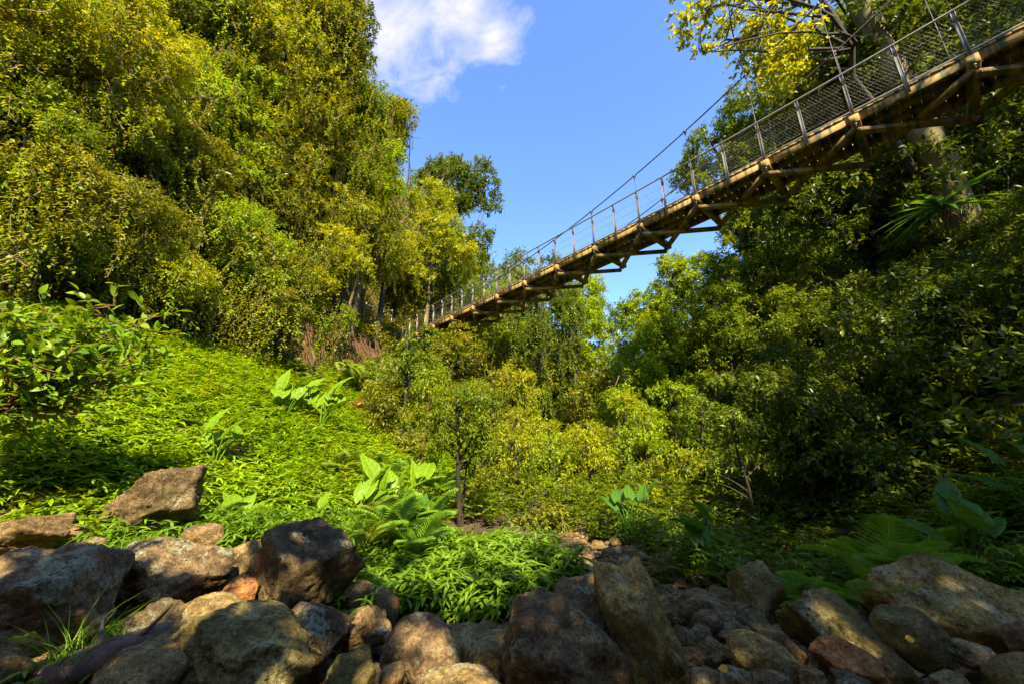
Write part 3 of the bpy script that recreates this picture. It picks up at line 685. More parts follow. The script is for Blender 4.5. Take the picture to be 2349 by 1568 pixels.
# ------------------------------------------------------------------ forest masses behind the separate trees
SKY = [(850, -900), (850, 20), (868, 120), (880, 210), (962, 235), (958, 300), (925, 370), (925, 400), (985, 345), (1100, 350), (1158, 450), (1142, 492), (1108, 505), (1142, 585), (1200, 588), (1260, 560), (1390, 640), (1397, 750), (1395, 850), (1425, 850), (1425, 680), (1520, 600), (1620, 600), (1680, 612), (1640, 500), (1560, 430), (1555, 340), (1690, 170), (1690, 120), (1650, 60), (1560, -900)]
def in_sky(u, v):
    c = False; n = len(SKY)
    for i in range(n):
        (x1, y1), (x2, y2) = SKY[i], SKY[i-1]
        if (y1 > v) != (y2 > v) and u < (x2-x1)*(v-y1)/(y2-y1)+x1: c = not c
    return c
def proj(p):
    X, Yc, Zc = p[0], p[1]*CP+(p[2]-CAMZ)*SP, -p[1]*SP+(p[2]-CAMZ)*CP
    return (1174+FV*X/Yc, 784-FV*Zc/Yc, Yc)
def mass(name, label, n, xr, yr, cond, hr, rr, L, mat, seed, dens, tnear, cat='forest'):
    r = np.random.default_rng(seed); E = []; k = 0
    while len(E) < n and k < n*40:
        k += 1
        x, y = r.uniform(*xr), r.uniform(*yr)
        if not cond(x, y): continue
        R = r.uniform(*rr); h = r.uniform(*hr)
        c = np.array([x, y, float(terr(x, y))+h]); u, v, t = proj(c)
        if t < tnear: continue
        q = R*FV/t*1.15
        if any(in_sky(u+q*math.cos(a), v+q*math.sin(a)) for a in np.arange(0, 6.28, .5)) or in_sky(u, v): continue
        if 800-q < u < 965+q and 690-q < v < 785+q*.4 and t < 37: continue
        # keep clear of the bridge
        w = c[:2]-B0_[:2]; s_ = w@bd_[:2]; o_ = w@be_[:2]
        if -8 < s_ < 40 and -R-1 < o_ < R+3.4 and c[2]+R > 10.6: continue
        E.append((c, (R, R, R*r.uniform(.8, 1.1))))
    (Vv, Ff, var), _ = crown_leaves(E, L, L*.45, dens, seed, .3, twig=L*2.2)
    return tag(mesh_obj(name, Vv, Ff, LM[mat], attr=var), label, cat, kind='stuff')
bd_ = np.array([math.sin(BTH), math.cos(BTH), 0]); be_ = np.array([math.cos(BTH), -math.sin(BTH), 0]); B0_ = np.array([11.862, 7.6947, CAMZ])
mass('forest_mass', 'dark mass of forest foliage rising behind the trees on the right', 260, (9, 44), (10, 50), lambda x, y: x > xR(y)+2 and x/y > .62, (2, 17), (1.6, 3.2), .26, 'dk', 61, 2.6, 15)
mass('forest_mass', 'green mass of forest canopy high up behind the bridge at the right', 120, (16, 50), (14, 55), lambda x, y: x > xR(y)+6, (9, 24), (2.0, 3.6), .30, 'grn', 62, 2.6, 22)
mass('thicket', 'dim shrub thicket on the lower right-hand slope', 90, (5, 20), (8, 24), lambda x, y: x > xR(y)-1.2+.05*y, (.6, 3.6), (.8, 1.6), .15, 'dk', 63, 3.0, 9, 'thicket')
mass('thicket', 'sunlit shrub thicket along the floor of the gully', 80, (-8, 10), (14, 34), lambda x, y: xL(y)-4.5 < x < xR(y)+1 and x > -11.3+(y-13.5)*.42+3, (.4, 1.9), (.8, 1.5), .17, 'yel', 64, 3.2, 19, 'thicket')
mass('thicket', 'mixed green thicket below and behind the far end of the bridge', 150, (-12, 14), (24, 46), lambda x, y: x > xL(y)-10 and x < xR(y)+3, (1, 7.5), (1.3, 2.6), .26, 'olv', 65, 3.2, 22, 'thicket')
mass('forest_mass', 'mass of far green treetops at the head of the gully', 110, (-30, 40), (44, 80), lambda x, y: True, (3, 16), (2.5, 4.5), .42, 'grn', 66, 2.6, 36)
mass('cliff_foliage', 'mass of green foliage clothing the steep left cliff behind the separate trees', 230, (-34, -9), (5, 44), lambda x, y: x < -12.6+(y-13.5)*.42 and xL(y)-x > 8.5, (.5, 2.4), (1.2, 2.6), .18, 'olv', 67, 3.2, 9.5)
mass('cliff_foliage', 'mass of olive treetops crowning the left cliff', 110, (-32, -9), (12, 44), lambda x, y: x < -12+(y-13.5)*.42 and xL(y)-x > 9.5, (2, 9), (1.8, 3.0), .24, 'olv', 68, 3.2, 14)

# overhanging yellow-leaved tree at the top right, sparse sprays with visible branches
root = tree('overhanging_tree', 'sparse yellow-leaved tree whose branches hang over the bridge at the top right',
     [(1800, 60, 120, 80, 15), (1890, 170, 110, 85, 20.5), (1770, 150, 80, 70, 15), (1720, 60, 60, 50, 14.5), (1985, 80, 70, 60, 22), (1620, 30, 60, 30, 13.5), (1575, 75, 42, 32, 13.5), (1560, 15, 40, 28, 13.5), (1600, 115, 26, 16, 13.5)],
     'yel', 'dark', dens=1.7, ls=.17, lw=.62, limbs=20, group=GR, base=(20.5, 15, float(terr(20.5, 15))-.2), r0=.2, top=Pt(1830, -170, 16), lfrom=9,  clampt=False, lobes=12, droop=.45)

# the two big trunks behind the bridge
def big_trunk(label, pix, t0, t1, w, bark, fol, col, name='rainforest_tree'):
    pts = [Pt(u, v, t0+(t1-t0)*i/(len(pix)-1)) for i, (u, v) in enumerate(pix)]
    b = pts[0].copy(); b[2] = float(terr(b[0], b[1]))-.2
    pts = [b]+pts
    root = empty(name, b, label, 'tree', GR)
    mb = MB(); P = []
    for i in range(len(pts)-1):
        for k in range(5): P.append(pts[i]+(pts[i+1]-pts[i])*k/5)
    P.append(pts[-1]); P = np.array(P)
    for _ in range(3): P[1:-1] = (P[:-2]+P[1:-1]*2+P[2:])/4
    P = P+np.stack([vnoise(P*.6+k*9, k) for k in range(3)], -1)*.12
    rad = np.linspace(w*.62, w*.36, len(P)); rad[:3] *= np.array([1.6, 1.3, 1.1])
    rad *= 1+.08*vnoise(P*1.5, 5)
    mb.tube(P-b, rad, 20)
    r = np.random.default_rng(int(w*100))
    for k in range(7):
        j = r.integers(len(P)//2, len(P)); e = P[j]+np.array([r.normal()*2.5, r.normal()*2, r.uniform(.5, 3)])
        q = wobble(bezier(P[j], (P[j]+e)/2+r.normal(size=3)*.4, e, 8), .4, k)
        mb.tube(q-b, np.linspace(w*.16, .03, 8), 8, False)
    mb.build('trunk', BK[bark], root, smooth=True)
    E = [(Pt(u, v, t), (ru*t/FV, ru*t/FV, rv*t/FV)) for u, v, ru, rv, t in fol]
    (Vv, Ff, var), at = crown_leaves(E, .19, .085, 1.5, 7+int(w*10), .3)
    mesh_obj('crown', Vv-b, Ff, LM[col], root, var)
    return root, P
bt, BP = big_trunk('huge mossy-trunked tree leaning left behind the high end of the bridge', [(2320, 760), (2235, 560), (2165, 400), (2105, 290), (2045, 165), (1985, 40), (1940, -60), (1880, -190)], 15.2, 18.5, .98, 'grey', [(1900, -190, 200, 90, 19), (2060, -60, 120, 60, 18.5)], 'grn')
bt2, BP2 = big_trunk('second slimmer trunk forking behind the right end of the railing', [(2330, 420), (2260, 260), (2175, 110), (2110, 20), (2060, -80)], 19, 22, .6, 'grey', [(2080, -120, 140, 70, 22), (2250, -20, 90, 50, 22)], 'olv')
# dark hanging growth on the lower trunk (part of that tree)
(Vv, Ff, var), _ = crown_leaves([(Pt(2260, 640, 15), (.8, .7, 2.6)), (Pt(2180, 470, 15.6), (.7, .7, .9))], .34, .045, 1.0, 77, 1.6)
mesh_obj('hanging_moss', Vv-np.array(bt.location), Ff, LM['dk'], bt, var)

# saplings
def sapling(label, uvs, t, r0, fol, col, bark='dark', dens=2.0, name='sapling', ls=None, droop=.5):
    pts = [Pt(u, v, t) for u, v in uvs]
    b = pts[0].copy(); b[2] = min(b[2], float(terr(b[0], b[1]))-.05)
    root = empty(name, b, label, 'sapling', 'slender saplings of the gully')
    P = np.array([b]+pts); 
    Q = np.concatenate([[P[i]+(P[i+1]-P[i])*k/5 for k in range(5)] for i in range(len(P)-1)]+[[P[-1]]])
    for _ in range(2): Q[1:-1] = (Q[:-2]+Q[1:-1]*2+Q[2:])/4
    mb = MB(); mb.tube(Q-b, np.linspace(r0, r0*.3, len(Q)), 8)
    E = [(Pt(u, v, t+dt), (ru*t/FV, ru*t/FV*.9, rv*t/FV)) for u, v, ru, rv, dt in fol]
    (Vv, Ff, var), at = crown_leaves(E, ls or .0085*t+.02, (ls or .0085*t+.02)*.36, dens, int(r0*1e4)+len(fol)*3+int(uvs[0][0]), droop)
    r = np.random.default_rng(int(t*10))
    pts = np.concatenate(at)
    for q in pts[r.choice(len(pts), min(16, len(pts)), replace=False)]:
        d = np.abs(Q[:, 2]-(q[2]-.4)).argmin(); s = Q[d]
        p = wobble(bezier(s, (s+q)/2+np.array([0, 0, .1]), q, 7), .15, 3); mb.tube(p-b, np.linspace(r0*.4, .006, 7), 5, False)
    mb.build('trunk', BK[bark], root, smooth=True); mesh_obj('crown', Vv-b, Ff, LM[col], root, var)
sapling('slender dark-trunked sapling with a flat leafy top, standing alone in the centre', [(1056, 1255), (1050, 1100), (1052, 990), (1046, 900)], 9.6, .085, [(1060, 920, 75, 45, 0), (1020, 960, 45, 30, .2), (1110, 960, 50, 40, 0), (1090, 1020, 50, 40, 0), (1010, 1015, 30, 22, -.2)], 'grn', dens=2.6)
sapling('second stem beside the slender dark-trunked sapling', [(1060, 1180), (1070, 1060), (1090, 980)], 9.7, .045, [(1095, 985, 35, 30, 0)], 'grn', dens=1.3)
sapling('thin straight sapling just left of the dark-trunked one', [(955, 1160), (965, 1080), (978, 960), (985, 880)], 10.5, .035, [(990, 880, 35, 45, 0), (1012, 860, 20, 30, 0)], 'brt', 'rust', dens=1.3)
sapling('green-leaved sapling in front of the far bridge end', [(925, 1010), (930, 900), (935, 800), (930, 760)], 17, .09, [(925, 800, 62, 30, 0), (960, 775, 45, 30, 0), (900, 840, 50, 35, 0), (970, 840, 40, 40, 0)], 'grn', dens=1.7)
sapling('tall thin dark-trunked sapling at the edge of the right-hand forest', [(1748, 1290), (1730, 1200), (1715, 1110), (1690, 1040), (1680, 940)], 8.6, .06, [(1690, 960, 60, 50, 0), (1740, 1050, 60, 40, 0), (1650, 1080, 50, 40, .2)], 'grn', dens=1.2)
sapling('thin mossy sapling stem right of the dark forest edge', [(1960, 1240), (1935, 1120), (1900, 1000), (1880, 880)], 10.5, .07, [(1890, 900, 70, 50, 0)], 'dk', dens=1.2)
sapling('leaning twin-stemmed dark sapling deep in the right-hand forest', [(2040, 1210), (2010, 1080), (2000, 960), (1960, 850)], 11.5, .08, [(1970, 860, 60, 50, 0)], 'dk', dens=1.2)
sapling('slim pale trunk leaning right on the bank, left of the bridge tower', [(770, 805), (790, 740), (812, 665), (830, 600)], 21.5, .16, [(830, 600, 50, 30, 0)], 'yel', 'tan', dens=1.6)
sapling('bare thin pole-like sapling among the yellow leaves of the gully', [(1560, 1225), (1555, 1150), (1560, 1060)], 12.5, .05, [(1560, 1060, 50, 40, 0)], 'yel', 'dark', dens=1.2)
sapling('thin dark stem left of the centre of the gully', [(1295, 1255), (1300, 1180), (1300, 1110)], 10.8, .035, [(1305, 1120, 35, 40, 0)], 'grn', dens=1.4)

GS = [
 (1185, 1215, 1178, 960, 12.5, 'yel', 'pale-trunked sapling with an airy crown, right of the slender dark-trunked sapling'),
 (1250, 1225, 1262, 1000, 13.5, 'brt', 'airy lime sapling in the middle of the sunlit thicket'),
 (1362, 1235, 1345, 985, 13, 'yel', 'airy yellow sapling behind the driftwood pile'),
 (1415, 1235, 1430, 930, 15, 'yel', 'tall airy golden sapling between the driftwood pile and the dark forest'),
 (1495, 1240, 1480, 960, 14, 'brt', 'lime-leaved sapling at the left edge of the dark forest'),
 (1600, 1245, 1610, 930, 13.5, 'grn', 'straight green sapling in front of the dark forest edge'),
 (1535, 1235, 1550, 890, 17, 'brt', 'taller lime sapling behind the forest-edge saplings'),
 (1660, 1250, 1640, 850, 16, 'grn', 'tall green sapling against the tree with two pointed tops'),
 (1140, 1180, 1130, 880, 16, 'olv', 'olive sapling behind the slender dark-trunked sapling'),
 (870, 1060, 880, 880, 15, 'olv', 'olive sapling at the right foot of the bright slope'),
]
for k, (u0, v0, u1, v1, t, c, lb) in enumerate(GS):
    h_ = (v0-v1)
    sapling(lb, [(u0, v0), (u0*.6+u1*.4+6, v0-h_*.35), (u1, v1+h_*.25), (u1, v1)], t, .05+.003*t, [(u1, v1+10, 52, 38, 0), (u1-34, v1+h_*.22, 42, 30, .3), (u1+36, v1+h_*.28, 42, 30, -.2), (u1-20, v1+h_*.45, 36, 26, -.3), (u1+22, v1+h_*.6, 30, 22, .2)], c, 'dark', dens=1.7)
# foreground shrub on the left
def shrub_left():
    t = 5.4
    b = Pt(-130, 1040, 5.2); b[2] = float(terr(b[0], b[1]))-.05
    root = empty('leafy_shrub', b, 'near shrub with large bright oval leaves reaching in from the left edge', 'shrub')
    mb = MB(); r = np.random.default_rng(3)
    s0 = Pt(-60, 1000, 5.2)
    mb.tube(wobble(bezier(b, (b+s0)/2+np.array([.05, 0, .1]), s0, 8), .05, 1)-b, np.linspace(.05, .035, 8), 8)
    tips = [(60, 900, 5.1), (330, 795, 5.6), (250, 715, 5.5), (150, 800, 5.2), (310, 860, 5.6), (200, 860, 5.4), (30, 690, 5.2), (110, 740, 5.3), (-20, 760, 5.0), (40, 830, 5.0), (265, 775, 5.8), (-40, 650, 5.2), (340, 730, 5.9)]
    P, D = [], []
    for (u, v, tt) in tips:
        e = Pt(u, v, tt); m = (s0+e)/2+np.array([0, 0, -.18])+r.normal(size=3)*.08
        p = wobble(bezier(s0, m, e, 14), .15, int(u)+60); mb.tube(p-b, np.linspace(.026, .005, 14), 6, False)
        for j in range(5, 14):
            for _ in range(4):
                q = p[j]+r.normal(size=3)*np.array([.30, .22, .18])+np.array([0, 0, .08])
                mb.tube(wobble(bezier(p[j], (p[j]+q)/2+np.array([0, 0, -.03]), q, 5), .04, j)-b, np.linspace(.008, .003, 5), 4, False)
                for k in range(5):
                    P.append(p[j]+(q-p[j])*(.4+.6*k/4)); D.append(nrm(nrm(q-p[j])+r.normal(size=3)*.7+np.array([0, 0, .25])))
    P = np.array(P); D = np.array(D)
    Nn = nrm(np.array([0, -.2, 1.])+r.normal(size=P.shape)*.5)
    L = r.uniform(.10, .19, len(P))
    Vv, Ff, var = leaves(P, D, Nn, L, L*.46, .25, True)
    mb.build('branches', BK['rust'], root, smooth=True)
    mesh_obj('foliage', Vv-b, Ff, LM['ear'], root, var)
shrub_left()

# ------------------------------------------------------------------ ground cover and undergrowth (stuff)
def herb(name, label, pts, size, mat, seed, whorls=3, per=5, wr=.24, hi=False, h=.32):
    r = np.random.default_rng(seed); n = len(pts)
    base = np.array([[x, y, float(z)] for x, y, z in pts])
    hh = h*r.uniform(.5, 1.2, n); lean = r.normal(size=(n, 2))*.12
    P, D, Nn, L = [], [], [], []
    for w in range(whorls):
        f = (w+1)/whorls
        c = base+np.stack([lean[:, 0]*f, lean[:, 1]*f, hh*f], -1)
        a0 = r.uniform(0, 6.28, n)
        for k in range(per):
            a = a0+k*2*PI/per+r.normal(size=n)*.3; el = r.uniform(-.15, .75, n)*(.5+.6*f)
            d = np.stack([np.cos(a)*np.cos(el), np.sin(a)*np.cos(el), np.sin(el)], -1)
            P.append(c); D.append(d); Nn.append(np.stack([-np.cos(a)*np.sin(el), -np.sin(a)*np.sin(el), np.cos(el)], -1)+r.normal(size=(n, 3))*.25)
            L.append(size*r.uniform(.6, 1.25, n)*(1.1-.35*f))
    P = np.concatenate(P); D = np.concatenate(D); Nn = nrm(np.concatenate(Nn)); L = np.concatenate(L)
    patch = (.5+.35*fbm(P*.7, seed, 3)).clip(0, 1)
    Vv, Ff, var = leaves(P, D, Nn, L, L*wr, .3, hi, (.55*patch+.5*r.random(len(P))**1.3).clip(0, 1), bend=.55)
    return tag(mesh_obj(name, Vv, Ff, mat, attr=var), label, 'ground cover', kind='stuff')
def scatter(n, xr, yr, cond, seed):
    r = np.random.default_rng(seed); x = r.uniform(*xr, n); y = r.uniform(*yr, n)
    m = cond(x, y); x, y = x[m], y[m]; z = terr(x, y)
    return np.stack([x, y, z], -1)
slope = lambda x, y: (xL(y)-x > .1) & (x > -11.6+(y-13.5)*.42-.3) & (y > 5.2+.12*np.maximum(0, -x-5)) & (x > -15)
pts = scatter(25000, (-15, 1), (5.2, 24), slope, 1)
pts = pts[fbm(pts*np.array([.9, .9, 0])+3, 41, 3) < .62]
pts = pts[~((pts[:, 1] < 6.2) & (pts[:, 0] > -9.0) & (pts[:, 0] < -7.2))]
near = pts[pts[:, 1] < 9]; far = pts[pts[:, 1] >= 9]
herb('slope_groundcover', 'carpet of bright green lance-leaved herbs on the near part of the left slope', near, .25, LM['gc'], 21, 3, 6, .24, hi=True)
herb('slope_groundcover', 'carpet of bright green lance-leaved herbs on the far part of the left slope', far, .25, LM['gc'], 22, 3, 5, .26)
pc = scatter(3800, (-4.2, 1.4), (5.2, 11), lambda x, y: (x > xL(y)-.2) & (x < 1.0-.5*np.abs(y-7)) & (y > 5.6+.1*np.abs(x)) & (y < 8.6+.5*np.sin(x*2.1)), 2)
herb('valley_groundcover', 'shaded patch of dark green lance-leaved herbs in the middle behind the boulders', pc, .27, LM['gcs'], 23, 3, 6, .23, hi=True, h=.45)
p2 = scatter(2600, (-15, 1), (5.2, 24), slope, 12)
herb('slope_weeds', 'round-leaved darker weeds mixed into the slope herbs', p2, .15, LM['grn'], 27, 4, 5, .55, h=.5)
p2 = scatter(900, (-15, 1), (5.2, 24), lambda x, y: slope(x, y) & (np.sin(x*1.3+y*.7)+np.sin(y*1.1-x*.4) > .5), 13)
herb('slope_weeds', 'taller pale stalks standing out of the slope herbs', p2, .20, LM['yel'], 28, 5, 4, .2, h=.85)
# weeds among the left boulders
pw = []
for (u, v, Y_, k, s) in [(250, 1215, 5.6, 26, .25), (300, 1240, 5.3, 16, .2), (215, 1195, 6.1, 12, .15), (560, 1210, 6.2, 50, .4), (480, 1185, 6.6, 40, .4), (330, 1255, 5.2, 14, .2), (600, 1190, 6.4, 50, .45), (700, 1190, 6.4, 50, .45), (20, 1150, 6.9, 14, .2), (800, 1385, 4.9, 8, .12), (2180, 1520, 3.9, 4, .06), (215, 1480, 3.9, 6, .1), (110, 1540, 3.5, 5, .08)]:
    p, _ = PY(u, v, Y_)
    for _ in range(k): pw.append(p+np.array([random.gauss(0, s), random.gauss(0, s*.6), random.gauss(0, .04)-.22]))
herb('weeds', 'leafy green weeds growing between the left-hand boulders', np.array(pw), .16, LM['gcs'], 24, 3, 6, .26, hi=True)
pw = []
for (u, v, Y_, k, s) in [(2300, 1240, 6.6, 60, .5), (2330, 1330, 5.6, 36, .3), (2210, 1235, 7.0, 44, .5), (1500, 1270, 9.0, 30, .4), (1900, 1340, 6.6, 20, .4), (1660, 1330, 6.8, 24, .3)]:
    p, _ = PY(u, v, Y_)
    for _ in range(k):
        q = p+np.array([random.gauss(0, s), random.gauss(0, s*.6), 0]); q[2] = float(terr(q[0], q[1])); pw.append(q)
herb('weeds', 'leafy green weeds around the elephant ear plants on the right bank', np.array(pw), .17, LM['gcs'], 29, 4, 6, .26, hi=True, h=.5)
def litter():
    p = scatter(9000, (-7, 9), (2.2, 11), lambda x, y: ~((x > -3.8) & (x < .8) & (y > 5.8)) & ~((x < -4) & (y > 5.6)), 14)
    r = np.random.default_rng(14); n = len(p); a = r.uniform(0, 6.28, n)
    D = np.stack([np.cos(a), np.sin(a), r.normal(size=n)*.25], -1); Nn = nrm(np.stack([r.normal(size=n)*.5, r.normal(size=n)*.5, np.ones(n)], -1))
    L_ = r.uniform(.04, .10, n); Vv, Ff, var = leaves(p+np.array([0, 0, .03]), D, Nn, L_, L_*.5, .3)
    tag(mesh_obj('leaf_litter', Vv, Ff, LM['dry'], attr=var), 'dry brown fallen leaves on the soil between the stones', 'leaf litter', kind='stuff')
litter()
def strands(name, label, ELL, n, L0, mat, seed):
    r = np.random.default_rng(seed); P, D, Nn = [], [], []; mb = MB()
    for k in range(n):
        c, rad = ELL[r.integers(len(ELL))]
        d = nrm(np.array([r.normal()*.7+.25, -abs(r.normal())-.35, r.normal()*.45+.15])); st = c+d*rad*r.uniform(.85, 1.12)
        ln = L0*r.uniform(.35, 1.2); m = int(ln/.055); f = np.linspace(0, 1, m)
        sw = r.normal(size=3)*.22*ln
        pts = st+np.outer(f, [0, 0, -ln])+np.outer(f*f, [sw[0], sw[1], 0])+.05*np.stack([np.sin(f*9+k), np.cos(f*7+k), f*0], -1)
        if k % 3 == 0: mb.tube(pts[::4], .012, 3, False)
        a = r.uniform(0, 6.28, m)
        P.append(pts); D.append(np.stack([np.cos(a), np.sin(a)-.3, -.75+r.normal(size=m)*.3], -1)); Nn.append(np.stack([np.cos(a)*.4, np.sin(a)*.4-.6, .6+r.normal(size=m)*.3], -1))
    P = np.concatenate(P); D = np.concatenate(D); Nn = nrm(np.concatenate(Nn)); Lx = r.uniform(.09, .17, len(P))
    Vv, Ff, var = leaves(P, D, Nn, Lx, Lx*.5, .3)
    tag(mesh_obj(name, Vv, Ff, LM[mat], attr=var), label, 'vines', kind='stuff')
    tag(mb.build('bare_vines', BK['tan'], smooth=True), 'thin woody vines dangling inside '+label, 'vines', kind='stuff')
strands('hanging_vines', 'the curtain of leafy vines on the left cliff', ELLS[GL], 2300, 2.2, 'olv', 71)
strands('hanging_vines', 'the bright leafy vines draped over the left cliff crowns', ELLS[GL], 1300, 1.6, 'brt', 72)
strands('hanging_vines', 'the dark leafy vines draped on the trees in the middle of the gully', ELLS[GC_], 900, 2.6, 'grn', 73)
# understory on the right-hand forest floor and up the gully
pu = scatter(9000, (1.0, 20), (5.5, 26), lambda x, y: (x > 1.4+.1*y-.6*(y > 9)) & (x < 3+y*.9) & (y > 6.2), 3)
herb('undergrowth', 'low dark undergrowth on the shaded forest floor at the right', pu, .20, LM['dk'], 25, 3, 4, .38, h=.5)
pu = scatter(9000, (-8, 12), (10, 48), lambda x, y: (x > xL(y)-8) & (x < xR(y)+2) & ~slope(x, y), 4)
herb('undergrowth', 'low olive undergrowth covering the gully floor behind the sapling', pu, .26, LM['grn'], 26, 3, 5, .3, h=.8)
# ivy-like cover of the cliffs
def cliff_cover(name, label, n, xr, yr, cond, L, mat, seed, off=.5):
    r = np.random.default_rng(seed); p = scatter(n, xr, yr, cond, seed)
    e = .2
    gxx = (terr(p[:, 0]+e, p[:, 1], False)-terr(p[:, 0]-e, p[:, 1], False))/(2*e); gyy = (terr(p[:, 0], p[:, 1]+e, False)-terr(p[:, 0], p[:, 1]-e, False))/(2*e)
    nn = nrm(np.stack([-gxx, -gyy, np.ones_like(gxx)], -1))
    per = 8
    bulge = (.5+.6*fbm(p*.55, seed, 3)).clip(0, 1.5)
    c = p+nn*(bulge*off*2)[:, None]
    P = np.repeat(c, per, 0)+r.normal(size=(len(c)*per, 3))*.22; M = np.repeat(nn, per, 0)
    D = nrm(M*.5+r.normal(size=P.shape)*.7+np.array([0, 0, -.4])); Nn = nrm(M+r.normal(size=P.shape)*.4+np.array([0, 0, .4]))
    Lx = L*r.uniform(.6, 1.3, len(P))
    Vv, Ff, var = leaves(P, D, Nn, Lx, Lx*.45, .3, False, (.4*np.repeat(bulge, per)+.6*r.random(len(P))).clip(0, 1))
    tag(mesh_obj(name, Vv, Ff, mat, attr=var), label, 'climbing plants', kind='stuff')
cliff_cover('vine_cover', 'tangle of climbing plants covering the left cliff between the trees', 30000, (-34, -6), (3, 46), lambda x, y: (x < -11.0+(y-13.5)*.42-1.6) & (xL(y)-x > 7.5) & (xL(y)-x < 23), .2, LM['olv'], 31)
cliff_cover('hillside_foliage', 'mass of dark foliage on the slope behind the right-hand forest', 24000, (8, 46), (3, 60), lambda x, y: (x-xR(y) > 3.0) & (x-xR(y) < 26), .26, LM['dk'], 32, .8)
cliff_cover('hillside_foliage', 'distant green foliage on the hillside at the head of the gully', 16000, (-36, 46), (44, 120), lambda x, y: y > 44, .6, LM['grn'], 33, 1.5)

# ------------------------------------------------------------------ hanging roots on the earth bank
def roots():
    r = np.random.default_rng(8); mb = MB()
    for k in range(620):
        y = r.uniform(11, 23.5); bx = -11.3+(y-13.5)*.42
        x = bx-r.uniform(.1, 1.1); z = float(terr(x, y))+r.uniform(.05, .6)
        q = np.array([x+.2, y-.1, z]); L = r.uniform(.3, 1.7)
        e = q+np.array([r.uniform(.05, .5), r.normal()*.15, -L]); zz = float(terr(e[0], e[1]))+.03; e[2] = max(e[2], zz)
        mb.tube(wobble(bezier(q, (q+e)/2+r.normal(size=3)*.08, e, 5), .08, k), np.linspace(.016, .006, 5), 4, False)
    tag(mb.build('hanging_roots', BK['rust'], smooth=True), 'dry roots and stems hanging down the red earth bank', 'roots', kind='stuff')
roots()

# ------------------------------------------------------------------ broad-leaved plants
def ear_leaf_mesh(L, seed):
    r = np.random.default_rng(seed); nu, nv = 13, 9
    V = []; var = []
    for i in range(nu):
        t = i/(nu-1)
        w = .50*math.sin(PI*min(1, (t*.93+.07))**.62)**.9*(1-t*.12) if t < 1 else .01
        w = max(.012, w)
        for j in range(nv):
            s = (j/(nv-1)-.5)*2
            back = -.16*abs(s)*max(0, 1-t*3.2)
            x = s*w*.5*1.15; y = t+back
            z = -.33*t*t+.16*abs(s)*w-.02*math.cos(j*PI)*(1 if 0 < t < 1 else 0)+.018*math.sin(t*26+abs(s)*5)
            V.append((x*L, y*L, z*L)); var.append(.35+.25*abs(s)+.3*math.sin(t*34-abs(s)*9)*(abs(s) > .1)+(.4 if abs(s) < .1 else 0))
    F = [(i*nv+j, i*nv+j+1, (i+1)*nv+j+1, (i+1)*nv+j) for i in range(nu-1) for j in range(nv-1)]
    return np.array(V), np.array(F), np.array(var)
EARV = [ear_leaf_mesh(1.0, 1)]
def ear_plant(u, v, Y, size, n, label, dark=False, seed=1, up=.8, tall=1.0, base=None):
    p, t = PY(u, v, Y)
    if base is None: p[2] = float(terr(p[0], p[1]))
    root = empty('elephant_ear_plant', p, label, 'plant', 'elephant ear plants')
    r = np.random.default_rng(seed); S = size*.92; n = n+1
    for k in range(n):
        a = r.uniform(0, 6.28); ln = r.uniform(.25, .6)*S; h = r.uniform(.6, 1.3)*S*tall
        tip = np.array([math.cos(a)*ln*.7, math.sin(a)*ln*.7, h])
        mb = MB(); mb.tube(bezier(np.zeros(3), np.array([tip[0]*.25, tip[1]*.25, h*.7]), tip, 9), np.linspace(.022, .010, 9)*S*1.2, 6)
        V, F, var = EARV[0]; V = V*S*r.uniform(.50, .80)
        V = V@rotm('y', r.normal()*.3).T@rotm('x', r.uniform(.5, 1.0+.5*up)).T@rotm('z', r.normal()*.75).T+tip
        st = mb.build('stalk', LM['eard' if dark else 'ear'], root, smooth=True, attr=np.full(mb.n, .3))
        mesh_obj('leaf', V-0, F, LM['eard' if dark else 'ear'], root, var, smooth=True)
    return root
ear_plant(482, 1110, 8.2, .85, 6, 'elephant ear plant with upright leaves, above the tall pitted boulder', seed=1, up=1.0)
ear_plant(545, 1190, 7.0, .65, 5, 'low elephant ear plant glowing between the pitted boulder and the cube-shaped one', seed=2, up=.4)
ear_plant(640, 1040, 11.5, 1.0, 7, 'left half of the elephant ear clump in mid-slope, with folded leaves', seed=3, up=1.1)
ear_plant(725, 1045, 11.5, 1.1, 8, 'right half of the elephant ear clump in mid-slope, with round pale leaves', seed=4, up=.9)
ear_plant(835, 1130, 8.6, 1.05, 7, 'elephant ear plant with tall bright upright leaves at the foot of the slope', seed=5, up=1.3, tall=1.0)
ear_plant(930, 1125, 9.2, 1.05, 6, 'elephant ear plant with darker leaves spread to the right, beside the tall bright one', seed=6, up=1.0)
ear_plant(470, 815, 14.5, 1.1, 6, 'topmost elephant ear plant on the crest of the slope', seed=7, up=.5, tall=.7)
ear_plant(505, 845, 14.8, 1.1, 6, 'second elephant ear plant down the crest of the slope', seed=8, up=.5, tall=.7)
ear_plant(552, 870, 15.2, 1.1, 6, 'lowest elephant ear plant on the crest, under the earth bank', seed=9, up=.5, tall=.7)
ear_plant(740, 1130, 8.4, .5, 3, 'single elephant ear sprout in the herbs above the cube-shaped boulder', seed=10, up=1.2)
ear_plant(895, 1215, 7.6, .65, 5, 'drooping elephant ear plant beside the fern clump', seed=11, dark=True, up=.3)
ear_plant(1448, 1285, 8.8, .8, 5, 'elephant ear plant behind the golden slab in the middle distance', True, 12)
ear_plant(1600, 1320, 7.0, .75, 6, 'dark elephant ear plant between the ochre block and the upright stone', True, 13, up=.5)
ear_plant(2240, 1335, 5.8, .8, 4, 'tall elephant ear plant with thick stalks behind the largest right boulder', True, 14, up=.6, tall=1.15)
